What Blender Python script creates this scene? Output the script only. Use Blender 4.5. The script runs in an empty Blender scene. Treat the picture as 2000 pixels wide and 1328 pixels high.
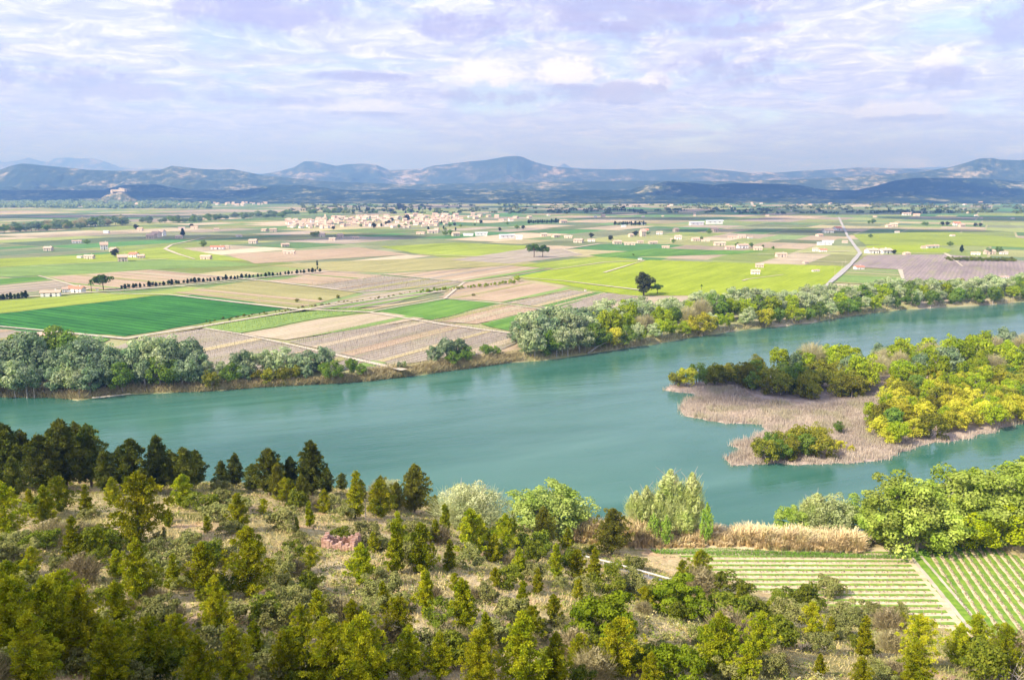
import bpy, math, random
import numpy as np
from mathutils import Vector
R = random.Random(7); rs = np.random.RandomState(11)
S = bpy.context.scene; COL = S.collection
F = 1556.0; CX, CY = 1000.0, 664.0
PITCH = math.radians(10.63); CP, SP = math.cos(PITCH), math.sin(PITCH)
CAMZ = 90.0; PZ = 3.5
# ------------------------------------------------------------------ geometry of the view
def ray(u, v):
    x = (u - CX) / F; yc = (CY - v) / F
    return np.array([x, CP + yc * SP, -SP + yc * CP])
def at(u, v, z=PZ):
    d = ray(u, v); t = (z - CAMZ) / min(d[2], -1e-4)
    return np.array([d[0] * t, d[1] * t, z])
def dist(p): return math.sqrt(p[0] ** 2 + p[1] ** 2 + (CAMZ - p[2]) ** 2)
def pix(x, y, z):
    zc = y * CP - (z - CAMZ) * SP
    yc = y * SP + (z - CAMZ) * CP
    return CX + F * x / zc, CY - F * yc / zc
# ------------------------------------------------------------------ materials
def nd(nt, t, **k):
    n = nt.nodes.new(t)
    for a, b in k.items():
        if a[0] == '_': n.inputs[a[1:].replace('_', ' ')].default_value = b
        else: setattr(n, a, b)
    return n
def base_mat(name):
    m = bpy.data.materials.new(name); m.use_nodes = True
    nt = m.node_tree; nt.nodes.clear()
    out = nt.nodes.new('ShaderNodeOutputMaterial')
    return m, nt, out
def ramp(nt, fac, stops, interp='LINEAR'):
    r = nt.nodes.new('ShaderNodeValToRGB'); e = r.color_ramp.elements
    r.color_ramp.interpolation = interp
    while len(e) < len(stops): e.new(0.5)
    for i, (p, c) in enumerate(stops):
        e[i].position = p; e[i].color = (c[0], c[1], c[2], 1)
    nt.links.new(fac, r.inputs[0]); return r.outputs[0]
def mixc(nt, f, a, b, mode='MIX'):
    n = nt.nodes.new('ShaderNodeMix'); n.data_type = 'RGBA'; n.blend_type = mode
    for s, v in ((0, f), (6, a), (7, b)):
        if hasattr(v, 'is_linked') or hasattr(v, 'links'): nt.links.new(v, n.inputs[s])
        else: n.inputs[s].default_value = v if s == 0 else (v[0], v[1], v[2], 1)
    return n.outputs[2]
def math_(nt, op, a, b=0.0, c=0.0):
    n = nt.nodes.new('ShaderNodeMath'); n.operation = op
    for s, v in ((0, a), (1, b), (2, c)):
        if hasattr(v, 'links'): nt.links.new(v, n.inputs[s])
        else: n.inputs[s].default_value = v
    return n.outputs[0]
def noise(nt, vec, scale, detail=4, rough=0.55, dist_=0.0):
    n = nt.nodes.new('ShaderNodeTexNoise'); n.inputs['Scale'].default_value = scale
    n.inputs['Detail'].default_value = detail; n.inputs['Roughness'].default_value = rough
    n.inputs['Distortion'].default_value = dist_
    if vec is not None: nt.links.new(vec, n.inputs['Vector'])
    return n.outputs[0]
def obco(nt, scale=None, rotz=0.0):
    t = nt.nodes.new('ShaderNodeTexCoord').outputs['Object']
    if scale is None and not rotz: return t
    m = nt.nodes.new('ShaderNodeMapping'); nt.links.new(t, m.inputs[0])
    m.inputs['Rotation'].default_value = (0, 0, rotz)
    m.inputs['Scale'].default_value = scale or (1, 1, 1)
    return m.outputs[0]
def geopos(nt): return nt.nodes.new('ShaderNodeNewGeometry').outputs['Position']
def leaf_mat(name, ca, cb, nscale=3.0, vary=0.25, trans=0.3):
    m, nt, out = base_mat(name)
    n = noise(nt, obco(nt), nscale, 3)
    col = ramp(nt, n, [(0.35, ca), (0.65, cb)])
    oi = nt.nodes.new('ShaderNodeObjectInfo').outputs['Random']
    h = nt.nodes.new('ShaderNodeHueSaturation')
    nt.links.new(col, h.inputs['Color'])
    nt.links.new(math_(nt, 'MULTIPLY_ADD', oi, vary * 0.07, 0.5 - vary * 0.035), h.inputs['Hue'])
    r2 = math_(nt, 'FRACT', math_(nt, 'MULTIPLY', oi, 7.13))
    nt.links.new(math_(nt, 'MULTIPLY_ADD', r2, vary * 2, 1 - vary), h.inputs['Value'])
    d = nt.nodes.new('ShaderNodeBsdfDiffuse'); t = nt.nodes.new('ShaderNodeBsdfTranslucent')
    nt.links.new(h.outputs[0], d.inputs[0]); nt.links.new(h.outputs[0], t.inputs[0])
    mx = nt.nodes.new('ShaderNodeMixShader'); mx.inputs[0].default_value = trans
    nt.links.new(d.outputs[0], mx.inputs[1]); nt.links.new(t.outputs[0], mx.inputs[2])
    nt.links.new(mx.outputs[0], out.inputs[0]); return m
def surf_mat(name, stops, scale, rough=0.9, detail=6, vary=0.0, bump=0.0, vec=None, attr=None, spec=0.2):
    m, nt, out = base_mat(name)
    p = nt.nodes.new('ShaderNodeBsdfPrincipled'); p.inputs['Roughness'].default_value = rough
    p.inputs['Specular IOR Level'].default_value = spec
    co = obco(nt, vec) if vec else obco(nt)
    n = noise(nt, co, scale, detail, 0.6)
    col = ramp(nt, n, stops)
    if attr:
        a = nt.nodes.new('ShaderNodeAttribute'); a.attribute_name = attr
        col = mixc(nt, 1.0, a.outputs['Color'], col, 'MULTIPLY')
    if vary:
        oi = nt.nodes.new('ShaderNodeObjectInfo').outputs['Random']
        h = nt.nodes.new('ShaderNodeHueSaturation'); nt.links.new(col, h.inputs['Color'])
        nt.links.new(math_(nt, 'MULTIPLY_ADD', oi, vary * 2, 1 - vary), h.inputs['Value'])
        r2 = math_(nt, 'FRACT', math_(nt, 'MULTIPLY', oi, 9.7))
        nt.links.new(math_(nt, 'MULTIPLY_ADD', r2, vary, 1 - vary * .5), h.inputs['Saturation'])
        col = h.outputs[0]
    nt.links.new(col, p.inputs['Base Color'])
    if bump:
        b = nt.nodes.new('ShaderNodeBump'); b.inputs['Distance'].default_value = bump
        nt.links.new(n, b.inputs['Height']); nt.links.new(b.outputs[0], p.inputs['Normal'])
    nt.links.new(p.outputs[0], out.inputs[0]); return m
def field_mat(name, c1, c2, rot=59, spacing=3.0, strength=0.35, cr=None, nsc=0.012, fine=0.5):
    """soil or crop: broad patches stretched along the rows, plus the rows themselves"""
    m, nt, out = base_mat(name)
    p = nt.nodes.new('ShaderNodeBsdfPrincipled'); p.inputs['Roughness'].default_value = 0.95
    p.inputs['Specular IOR Level'].default_value = 0.1
    a = math.radians(rot)
    co = obco(nt, None, -a) if rot else obco(nt)
    mp = nt.nodes.new('ShaderNodeMapping'); nt.links.new(co, mp.inputs[0]); mp.inputs['Scale'].default_value = (.6, 6, 1)
    n1 = noise(nt, mp.outputs[0], nsc, 9, 0.72)
    n0 = noise(nt, obco(nt), .006, 6, .7)
    n1 = math_(nt, 'MULTIPLY_ADD', n0, .45, math_(nt, 'MULTIPLY', n1, .55))
    lo_ = tuple(x * .82 for x in c1); hi_ = tuple(x * 1.1 for x in c2)
    col = ramp(nt, n1, [(0.36, lo_), (0.5, tuple((a_ + b_) / 2 for a_, b_ in zip(c1, c2))), (0.63, hi_)])
    sep = nt.nodes.new('ShaderNodeSeparateXYZ'); nt.links.new(co, sep.inputs[0])
    if strength > 0:
        s = math_(nt, 'SINE', math_(nt, 'MULTIPLY', sep.outputs[1], 2 * math.pi / spacing))
        s = math_(nt, 'MULTIPLY_ADD', s, 0.5, 0.5)
        n2 = noise(nt, obco(nt), 0.15, 3)
        f = math_(nt, 'MULTIPLY', math_(nt, 'MULTIPLY', s, n2), strength * 2)
        cr = cr or tuple(x * 0.55 for x in c1)
        col = mixc(nt, f, col, cr)
    wd = ramp(nt, noise(nt, mp.outputs[0], nsc * 1.7, 10, .75), [(.5, (0, 0, 0)), (.62, (1, 1, 1))])
    if c1[0] > c1[1]: col = mixc(nt, math_(nt, 'MULTIPLY', wd, .45), col, (.30, .30, .12))
    n3 = noise(nt, obco(nt), 0.9, 3, 0.7)
    g = ramp(nt, n3, [(0.3, (1 - fine * .4,) * 3), (0.7, (1 + fine * .2,) * 3)])
    col = mixc(nt, 1.0, col, g, 'MULTIPLY')
    nt.links.new(col, p.inputs['Base Color']); nt.links.new(p.outputs[0], out.inputs[0]); return m
# ------------------------------------------------------------------ objects
def mesh_np(name, V, Q, mat, cols=None, smooth=False):
    """V (n,3); Q (m,k) faces of k corners each, or a list of such arrays"""
    Qs = Q if isinstance(Q, list) else [Q]
    me = bpy.data.meshes.new(name); V = np.asarray(V, np.float32)
    me.vertices.add(len(V)); me.vertices.foreach_set('co', V.ravel())
    lv = np.concatenate([np.asarray(q, np.int32).ravel() for q in Qs])
    tot = np.concatenate([np.full(len(q), np.asarray(q).shape[1], np.int32) for q in Qs])
    me.loops.add(len(lv)); me.loops.foreach_set('vertex_index', lv)
    me.polygons.add(len(tot)); st = np.concatenate([[0], np.cumsum(tot)[:-1]]).astype(np.int32)
    me.polygons.foreach_set('loop_start', st); me.polygons.foreach_set('loop_total', tot)
    if smooth: me.polygons.foreach_set('use_smooth', np.ones(len(tot), bool))
    if cols is not None:
        at_ = me.color_attributes.new('Col', 'FLOAT_COLOR', 'POINT')
        c = np.ones((len(V), 4), np.float32); c[:, :3] = cols; at_.data.foreach_set('color', c.ravel())
    me.update(); me.validate()
    for m in (mat if isinstance(mat, (list, tuple)) else [mat]): me.materials.append(m)
    return me
def link(name, me, parent=None, loc=None, **props):
    o = bpy.data.objects.new(name, me); COL.objects.link(o)
    if parent is not None: o.parent = parent
    if loc is not None: o.location = loc
    for k, v in props.items(): o[k] = v
    return o
def struct(name, V, Q, mat, smooth=False, cols=None):
    return link(name, mesh_np(name, V, Q, mat, cols, smooth), kind='structure')
def stuff(name, V, Q, mat, label, cat, cols=None):
    return link(name, mesh_np(name, V, Q, mat, cols), kind='stuff', label=label, category=cat)
class MB:
    def __init__(s): s.V = []; s.F = []
    def add(s, V, Fc):
        b = len(s.V); s.V += [tuple(v) for v in V]; s.F += [tuple(i + b for i in f) for f in Fc]
    def box(s, x0, x1, y0, y1, z0, z1):
        s.add([(x0,y0,z0),(x1,y0,z0),(x1,y1,z0),(x0,y1,z0),(x0,y0,z1),(x1,y0,z1),(x1,y1,z1),(x0,y1,z1)],
              [(3,2,1,0),(4,5,6,7),(0,1,5,4),(1,2,6,5),(2,3,7,6),(3,0,4,7)])
    def tube(s, pts, rad, n=6):
        pts = [np.array(p, float) for p in pts]; V = []; Fc = []
        for i, p in enumerate(pts):
            d = pts[min(i + 1, len(pts) - 1)] - pts[max(i - 1, 0)]; d /= np.linalg.norm(d) + 1e-9
            a = np.cross(d, (0.3, 0.9, 0.1)); a /= np.linalg.norm(a) + 1e-9; b = np.cross(d, a)
            r = rad[i] if hasattr(rad, '__len__') else rad
            for k in range(n):
                t = 2 * math.pi * k / n; V.append(p + r * (math.cos(t) * a + math.sin(t) * b))
        for i in range(len(pts) - 1):
            for k in range(n):
                j = (k + 1) % n; Fc.append((i * n + k, i * n + j, (i + 1) * n + j, (i + 1) * n + k))
        Fc.append(tuple(range(n))[::-1]); Fc.append(tuple((len(pts) - 1) * n + k for k in range(n)))
        s.add(V, Fc)
    def mesh(s, name, mat):
        me = bpy.data.meshes.new(name); me.from_pydata(s.V, [], s.F); me.update()
        me.materials.append(mat); return me
ONES = 'first second third fourth fifth sixth seventh eighth ninth tenth eleventh twelfth thirteenth fourteenth fifteenth sixteenth seventeenth eighteenth nineteenth'.split()
TENS = {2: 'twent', 3: 'thirt', 4: 'fort', 5: 'fift', 6: 'sixt', 7: 'sevent', 8: 'eight', 9: 'ninet'}
def ordw(n):
    if n < 20: return ONES[n - 1]
    t, o = divmod(n, 10)
    if n >= 100: return 'hundred-and-' + ordw(n - 100) if n > 100 else 'hundredth'
    return TENS[t] + ('ieth' if o == 0 else 'y-' + ONES[o - 1])
# things waiting for their label: (object, u, phrase, zone)
PEND = []
def pend(o, u, phrase, zone, cat, group): PEND.append((o, u, phrase, zone)); o['category'] = cat; o['group'] = group
def settle():
    d = {}
    for o, u, ph, z in PEND: d.setdefault((ph, z), []).append((u, o))
    for (ph, z), l in d.items():
        l.sort(key=lambda t: t[0])
        for i, (u, o) in enumerate(l):
            if len(l) == 1: o['label'] = '%s %s' % (ph, z)
            elif i == 0: o['label'] = '%s, leftmost %s' % (ph, z)
            elif i == len(l) - 1: o['label'] = '%s, rightmost %s' % (ph, z)
            else: o['label'] = '%s, %s from left %s' % (ph, ordw(i + 1), z)
# ------------------------------------------------------------------ leaf cards and crowns (unit height)
def cards(P, N, size, jit=0.6, asp=1.0):
    n = len(P); N = N + jit * rs.randn(n, 3); N /= np.linalg.norm(N, axis=1)[:, None] + 1e-9
    T = np.cross(N, rs.randn(n, 3)); T /= np.linalg.norm(T, axis=1)[:, None] + 1e-9; B = np.cross(N, T)
    s = (size * (0.6 + 0.8 * rs.rand(n)))[:, None] * 0.5
    V = np.stack([P - s * T - s * asp * B * .6, P + s * T - s * asp * B, P + s * T * .7 + s * asp * B, P - s * T + s * asp * B * .8], 1)
    return V.reshape(-1, 3), np.arange(4 * n).reshape(n, 4)
def blob_cards(C, RAD, n, size, up=0.25, jit=0.55, asp=1.0):
    """C (k,3) clump centres, RAD (k,3) radii, n cards per clump"""
    k = len(C); idx = np.repeat(np.arange(k), n)
    D = rs.randn(k * n, 3); D[:, 2] += up; D /= np.linalg.norm(D, axis=1)[:, None]
    rr = 0.72 + 0.36 * rs.rand(k * n)
    P = C[idx] + D * RAD[idx] * rr[:, None]
    return cards(P, D, np.full(k * n, size), jit, asp)
def needles(C, RAD, AX, n, ln, wd, spread=.55):
    """needle tufts: short blades pushed outward and upward from every clump"""
    k = len(C); idx = np.repeat(np.arange(k), n); D = rs.randn(k * n, 3); D[:, 2] += .35; D /= np.linalg.norm(D, axis=1)[:, None]
    P = C[idx] + D * RAD[idx] * (.55 + .5 * rs.rand(k * n, 1)); G = D * .7 + AX[idx] * .8 + spread * rs.randn(k * n, 3); G /= np.linalg.norm(G, axis=1)[:, None]
    T = np.cross(G, rs.randn(k * n, 3)); T /= np.linalg.norm(T, axis=1)[:, None]; l = ln * (.6 + .8 * rs.rand(k * n, 1)); w = wd * (.7 + .6 * rs.rand(k * n, 1))
    V = np.stack([P - T * w * .6, P + T * w * .6, P + G * l * .55 + T * w, P + G * l + T * w * .25, P + G * l - T * w * .25, P + G * l * .55 - T * w], 1).reshape(-1, 3)
    b = np.arange(k * n)[:, None] * 6; Q = np.concatenate([b + np.array([[0, 1, 2, 5]]), b + np.array([[5, 2, 3, 4]])]); return V, Q
def crown_pine(n=120, w=0.30, cards_n=60, size=0.02, lean=0.0, full=1.0, base=0.06, cone=0.85, gap=0.0):
    """whorls of boughs, each a chain of needle tufts that shrink and lift towards the tip"""
    C = []; Rd = []; A_ = []; k = 0; nb = int(n / 3.2); lob = [R.uniform(.75, 1.25) for _ in range(7)]
    for b in range(nb):
        t = (b + .5) / nb; z = base + (.95 - base) * t; a = b * 2.4 + R.uniform(-.5, .5)
        prof = w * min(1, (t + .22) / .38) ** .8 * (1 - t ** (1 / cone)) ** .75 + .02
        ln = prof * R.uniform(.55, 1.15) * lob[int(a % 6.283)]
        if R.random() < gap: continue
        d = np.array([math.cos(a), math.sin(a), 0]); m_ = 2 if t > .75 else 3 if t > .3 else 4
        for q in range(m_):
            f = (q + .8) / m_; c = d * ln * f + np.array([lean * z, 0, z + ln * (.18 * f + .28 * f * f) + R.uniform(-.012, .012)]); c[:2] += [R.uniform(-.02, .02), R.uniform(-.02, .02)]
            r = (.056 - .016 * f) * (1.1 - .35 * t) * full * (w / .3) ** .5; C.append(c); Rd.append((r, r, r * .75)); A_.append(d * .6 + np.array([0, 0, .7]))
    for z in np.linspace(base + .1, .97, 12): C.append(np.array([lean * z, 0, z])); Rd.append((.035, .035, .05) if z > .85 else (.05 * full,) * 3); A_.append(np.array([0, 0, 1.]))
    return needles(np.array(C), np.array(Rd), np.array(A_), cards_n, size * 1.9, size * .42)
def crown_round(n=34, w=0.36, cards_n=80, size=0.035, base=0.22, top=1.0, flat=1.0, rad=0.12, hollow=0.35):
    C = []; Rd = []; cz = (base + top) / 2; hz = (top - base) / 2
    p1, p2, p3 = R.uniform(0, 6), R.uniform(0, 6), R.uniform(0, 6)
    for k in range(n):
        d = np.array([R.gauss(0, 1), R.gauss(0, 1), R.gauss(0, 1) + .25]); d /= np.linalg.norm(d); a_ = math.atan2(d[1], d[0]); d = d * (1 + .2 * math.sin(3 * a_ + p1 + 2 * d[2]) + .14 * math.sin(2 * a_ + p2 - 4 * d[2]) + .1 * math.sin(7 * d[2] + p3))
        q = rad * R.uniform(0.7, 1.3); s = R.uniform(hollow, 1.0) ** 0.5
        C.append((d[0] * (w - q * .6) * s, d[1] * (w - q * .6) * s, min(top - q * .5, cz + d[2] * (hz - q * .7) * s))); Rd.append((q, q, q * 0.85))
    return blob_cards(np.array(C), np.array(Rd), cards_n, size, up=0.45, jit=0.5)
def crown_feather(n=40, w=0.18, size=0.022, cards_n=60, base=0.1):
    """upswept fine branches of a half-leafed poplar"""
    C = []; Rd = []
    for k in range(n):
        t = (k + .5) / n; a = k * 2.4; r = w * math.sin(math.pi * min(1, t * .95 + .1)) ** 0.6 * R.uniform(.3, 1)
        C.append((r * math.cos(a), r * math.sin(a), base + (0.95 - base) * t)); Rd.append((0.035, 0.035, R.uniform(.06, .1)))
    return blob_cards(np.array(C), np.array(Rd), cards_n, size, up=0.2, jit=0.8, asp=1.3)
def twigs(n=900, w=0.33, base=0.25, lenr=0.14, thick=0.004, top=1.0, up=0.9):
    """dense bare twigs: thin blades fanning up and out"""
    D = rs.randn(n, 3); D /= np.linalg.norm(D, axis=1)[:, None]; s = rs.rand(n) ** 0.4
    cz = (base + top - lenr) / 2; hz = (top - lenr - base) / 2
    P = D * s[:, None] * np.array([w, w, hz]); P[:, 2] += cz
    G = D * 0.8 + np.array([0, 0, up]) + 0.35 * rs.randn(n, 3); G /= np.linalg.norm(G, axis=1)[:, None]
    L = lenr * (0.6 + 0.8 * rs.rand(n))[:, None]; T = np.cross(G, rs.randn(n, 3)); T /= np.linalg.norm(T, axis=1)[:, None]
    V = np.stack([P - T * thick, P + T * thick, P + G * L + T * thick * .3, P + G * L - T * thick * .3], 1)
    return V.reshape(-1, 3), np.arange(4 * n).reshape(n, 4)
def joinm(*parts):
    V = []; Q = []; b = 0
    for v, q in parts: V.append(v); Q.append(q + b); b += len(v)
    return np.concatenate(V), np.concatenate(Q)
def trunk_mb(r=0.022, top=0.8, nb=7, w=0.25, base=0.25, fork=False, lean=0.0):
    m = MB()
    m.tube([(0, 0, -0.05), (0.01 + lean * .2, 0, top * .35), (lean * .6, 0.012, top * .7), (lean, 0, top)], [r * 1.25, r, r * .65, r * .25], 7)
    for k in range(nb):
        z = base + (top - base) * (k + .3) / nb; a = k * 2.4 + R.uniform(-.4, .4); l = w * R.uniform(.55, .95) * (1.1 - .5 * k / nb)
        x, y = math.cos(a), math.sin(a); x0 = lean * z / top
        m.tube([(x0, 0, z), (x0 + x * l * .5, y * l * .5, z + l * (.35 if not fork else .7)), (x0 + x * l, y * l, z + l * (.6 if not fork else 1.2))], [r * .45, r * .3, r * .1], 5)
    return m
# ------------------------------------------------------------------ species
bark_grey = surf_mat('bark_grey', [(0.3, (0.30, 0.26, 0.21)), (0.7, (0.5, 0.45, 0.38))], 12, vary=.1)
bark_brown = surf_mat('bark_brown', [(0.3, (0.10, 0.07, 0.05)), (0.7, (0.22, 0.16, 0.11))], 12)
L = {}
L['pine'] = leaf_mat('needles_green', (0.19, 0.25, 0.01), (0.48, 0.46, 0.02), 5, .3, .15)
L['pine_dark'] = leaf_mat('needles_dark', (0.07, 0.105, 0.02), (0.23, 0.245, 0.035), 5, .25, .2)
L['olive'] = leaf_mat('leaves_grey_green', (0.18, 0.20, 0.05), (0.34, 0.33, 0.11), 6, .25, .15)
L['mastic'] = leaf_mat('leaves_dark_green', (0.10, 0.14, 0.015), (0.26, 0.29, 0.03), 6, .3)
L['silver'] = leaf_mat('leaves_silver', (0.28, 0.38, 0.13), (0.58, 0.61, 0.36), 3, .2)
L['silver_dark'] = leaf_mat('leaves_silver_dark', (0.12, 0.21, 0.08), (0.38, 0.45, 0.26), 3, .22)
L['green'] = leaf_mat('leaves_green', (0.12, 0.21, 0.03), (0.26, 0.36, 0.06), 3, .25)
L['lime'] = leaf_mat('leaves_lime', (0.22, 0.32, 0.015), (0.44, 0.50, 0.03), 3, .25)
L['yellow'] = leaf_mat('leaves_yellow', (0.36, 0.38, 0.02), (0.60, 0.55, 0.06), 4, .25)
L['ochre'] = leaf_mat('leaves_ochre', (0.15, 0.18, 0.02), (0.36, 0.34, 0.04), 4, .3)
L['pale'] = leaf_mat('leaves_pale', (0.46, 0.56, 0.14), (0.72, 0.74, 0.36), 4, .15, .4)
L['bare'] = leaf_mat('twigs_pale', (0.36, 0.33, 0.16), (0.58, 0.52, 0.28), 4, .15)
L['cane'] = leaf_mat('cane_tan', (0.42, 0.30, 0.14), (0.66, 0.50, 0.28), 3, .12)
L['cypress'] = leaf_mat('cypress_leaves', (0.035, 0.055, 0.02), (0.09, 0.12, 0.04), 5, .2, .1)
L['umbrella'] = leaf_mat('umbrella_needles', (0.05, 0.11, 0.02), (0.13, 0.21, 0.04), 5, .15, .15)
SPEC = {}
def spec(key, name, gens, mat, trunk=None, bark=bark_brown):
    SPEC[key] = []
    for g in gens:
        V, Q = g; cm = mesh_np(name + '_crown', V, Q, mat)
        tm = trunk.mesh(name + '_trunk', bark) if trunk else None
        SPEC[key].append((name, cm, tm))
spec('pine', 'pine_tree', [crown_pine(150, w, 60, .02, lean=l, cone=c, gap=g) for w, l, c, g in ((.33, .02, .85, .05), (.28, -.04, 1.0, .15), (.40, .04, .7, .15), (.34, 0, .6, .05), (.42, -.03, .65, .22), (.27, .02, 1.1, .1))], L['pine'], trunk_mb(.014, .88, 14, .24, .1))
spec('pine_big', 'pine_tree', [crown_pine(300, w, 60, .014, cone=c, full=.8, gap=g) for w, c, g in ((.36, .75, .1), (.42, .6, .2), (.34, .85, .15), (.45, .62, .25))], L['pine'], trunk_mb(.014, .9, 24, .26, .08))
spec('pine_dark', 'pine_tree', [crown_pine(200, w, 60, .018, cone=c, base=.14, gap=g) for w, c, g in ((.32, .55, .05), (.27, .7, .1), (.35, .5, .1), (.29, .8, 0))], L['pine_dark'], trunk_mb(.018, .88, 12, .25, .15))
spec('pine_olive', 'pine_tree', [crown_pine(210, w, 60, .017, cone=c, base=.1) for w, c in ((.34, .5), (.38, .55))], leaf_mat('needles_olive', (0.14, 0.155, 0.02), (0.30, 0.29, 0.035), 5, .12), trunk_mb(.018, .88, 12, .27, .1))
bush = lambda w=.55, n=34, s=.042, cn=120: crown_round(n, w, cn, s, -.08, 1.0, rad=.16, hollow=.35)
spec('olive', 'grey_bush', [bush(.62), bush(.55), bush(.75)], L['olive'])
spec('mastic', 'green_bush', [bush(.6), bush(.7), bush(.5)], L['mastic'])
spec('dense', 'leafy_bush', [crown_round(75, .5, 110, .03, -.05, 1., rad=.10, hollow=.45)], leaf_mat('leaves_dense', (0.12, 0.18, 0.01), (0.28, 0.34, 0.02), 6, .1))
spec('dry', 'dry_bush', [joinm(twigs(1500, .55, -.05, .25, .008), bush(.5, 12, .05, 40))], leaf_mat('dry_twigs', (0.24, 0.20, 0.09), (0.44, 0.37, 0.20), 6, .2))
spec('silver', 'silver_tree', [crown_round(44, w, 80, .034, b, 1., rad=.12) for w, b in ((.38, .14), (.33, .2), (.44, .1))], L['silver'], trunk_mb(.02, .8, 9, .3, .2, True), bark_grey)
spec('silver_dark', 'silver_tree', [crown_round(46, w, 80, .034, b, 1., rad=.12) for w, b in ((.40, .12), (.35, .2), (.46, .06))], L['silver_dark'], trunk_mb(.02, .8, 9, .3, .2, True), bark_grey)
spec('green', 'green_tree', [crown_round(40, w, 80, .036, b, 1., rad=.13) for w, b in ((.42, .08), (.36, .12), (.5, .04))], L['green'], trunk_mb(.02, .75, 9, .3, .2, True), bark_grey)
spec('leafy', 'green_tree', [crown_round(90, w, 120, .022, b, 1., rad=.095, hollow=.4) for w, b in ((.46, .02), (.42, .05), (.5, .02))], leaf_mat('leaves_fresh', (0.24, 0.35, 0.03), (0.50, 0.58, 0.13), 3, .25), trunk_mb(.018, .75, 12, .32, .2, True), bark_grey)
spec('lime', 'lime_tree', [crown_round(44, w, 70, .034, b, 1., rad=.115) for w, b in ((.38, .2), (.34, .12), (.45, .15))], L['lime'], trunk_mb(.018, .8, 10, .32, .15, True), bark_grey)
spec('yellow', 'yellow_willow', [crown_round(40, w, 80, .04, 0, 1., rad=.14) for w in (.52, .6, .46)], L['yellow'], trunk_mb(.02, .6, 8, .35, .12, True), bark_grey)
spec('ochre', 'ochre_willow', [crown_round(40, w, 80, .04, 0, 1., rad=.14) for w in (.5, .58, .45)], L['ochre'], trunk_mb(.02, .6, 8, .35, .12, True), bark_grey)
spec('bare', 'bare_tree', [joinm(twigs(2600, w, .2, .16, .0035), crown_feather(16, w, .02, 25, .3)) for w in (.32, .26, .38)], L['bare'], trunk_mb(.018, .85, 14, .4, .15, True), bark_grey)
spec('poplar', 'pale_poplar', [joinm(twigs(1400, w, .1, .14, .0025, up=1.8), crown_feather(60, w, .02, 90)) for w in (.2, .17, .24)], L['pale'], trunk_mb(.012, .92, 16, .3, .1, True), bark_grey)
spec('cypress', 'cypress_tree', [crown_round(22, .17, 60, .06, .02, 1., rad=.09, hollow=.1), crown_pine(60, .2, 30, .05, cone=.8, base=.1)], L['cypress'], trunk_mb(.02, .5, 0), bark_brown)
spec('slim', 'tall_cypress', [crown_round(26, .06, 60, .03, .02, 1., rad=.045, hollow=.1)], L['cypress'], trunk_mb(.008, .5, 0), bark_brown)
spec('umbrella', 'umbrella_pine', [crown_round(34, .62, 90, .045, .45, 1., rad=.14, hollow=.5)], L['umbrella'], trunk_mb(.03, .7, 9, .5, .38, True), bark_brown)
spec('dark_round', 'dark_tree', [crown_round(46, .38, 90, .035, .06, 1., rad=.11)], leaf_mat('dark_leaves', (0.035, 0.045, 0.018), (0.085, 0.09, 0.035), 4, .1, .1), trunk_mb(.03, .7, 8, .3, .1, True), bark_brown)
# a fan palm
def palm():
    V = []; Q = []
    for k in range(60):
        a = R.uniform(0, 6.28); e = R.uniform(-.6, 1.3); d = np.array([math.cos(a) * math.cos(e), math.sin(a) * math.cos(e), math.sin(e)])
        t = np.cross(d, (0, 0, 1)); t /= np.linalg.norm(t) + 1e-9; c = np.array([0, 0, .78]); b = len(V)
        p1 = c + d * .16 + (0, 0, .02); p2 = c + d * .3 + (0, 0, -.05)
        V += [c - t * .01, c + t * .01, p1 + t * .035, p1 - t * .035, p2 + t * .008, p2 - t * .008]
        Q += [(b, b + 1, b + 2, b + 3), (b + 3, b + 2, b + 4, b + 5)]
    return np.array(V), np.array(Q)
spec('palm', 'palm_tree', [palm()], L['umbrella'], trunk_mb(.03, .78, 0), bark_brown)
NT = [0]
def plant(key, p, h, var=None, wide=1.0, rz=None):
    name, cm, tm = SPEC[key][NT[0] % len(SPEC[key]) if var is None else var]; NT[0] += 1
    if tm is None:
        o = link(name, cm)
    else:
        o = link(name, None); o.empty_display_size = .3
        link('crown', cm, o); link('trunk', tm, o)
    o.location = (float(p[0]), float(p[1]), float(p[2]) - 0.02 * h)
    o.rotation_euler = (0, 0, R.uniform(0, 6.28) if rz is None else rz)
    w = h * wide; o.scale = (w * R.uniform(.93, 1.07), w * R.uniform(.93, 1.07), h); return o
# ------------------------------------------------------------------ shore lines
def shore(pts): 
    P = np.array([at(u, v, 0) for u, v in pts]); i = np.argsort(P[:, 0]); return P[i, 0], P[i, 1]
FX, FY = shore([(0,776),(100,777),(150,782),(250,770),(400,765),(520,756),(640,750),(720,745),(800,735),(900,722),(1000,708),(1060,705),(1110,697),(1200,684),(1280,672),(1360,658),(1440,646),(1520,638),(1590,630),(1650,619),(1750,606),(1850,600),(1960,594),(2000,590)])
NX, NY = shore([(0,925),(400,950),(700,985),(900,1005),(1150,1030),(1350,1050),(1560,1062),(1700,1050),(2000,985)])
FXe = np.concatenate([[-3000, -900, -450], FX, [900, 2600]]); FYe = np.concatenate([[60, 230, 300], FY, [930, 1700]])
NXe = np.concatenate([[-3000, -700, -350], NX, [420, 900, 2600]]); NYe = np.concatenate([[-60, 140, 205], NY, [330, 520, 1300]])
fshore = lambda x: np.interp(x, FXe, FYe); nshore = lambda x: np.interp(x, NXe, NYe)
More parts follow.
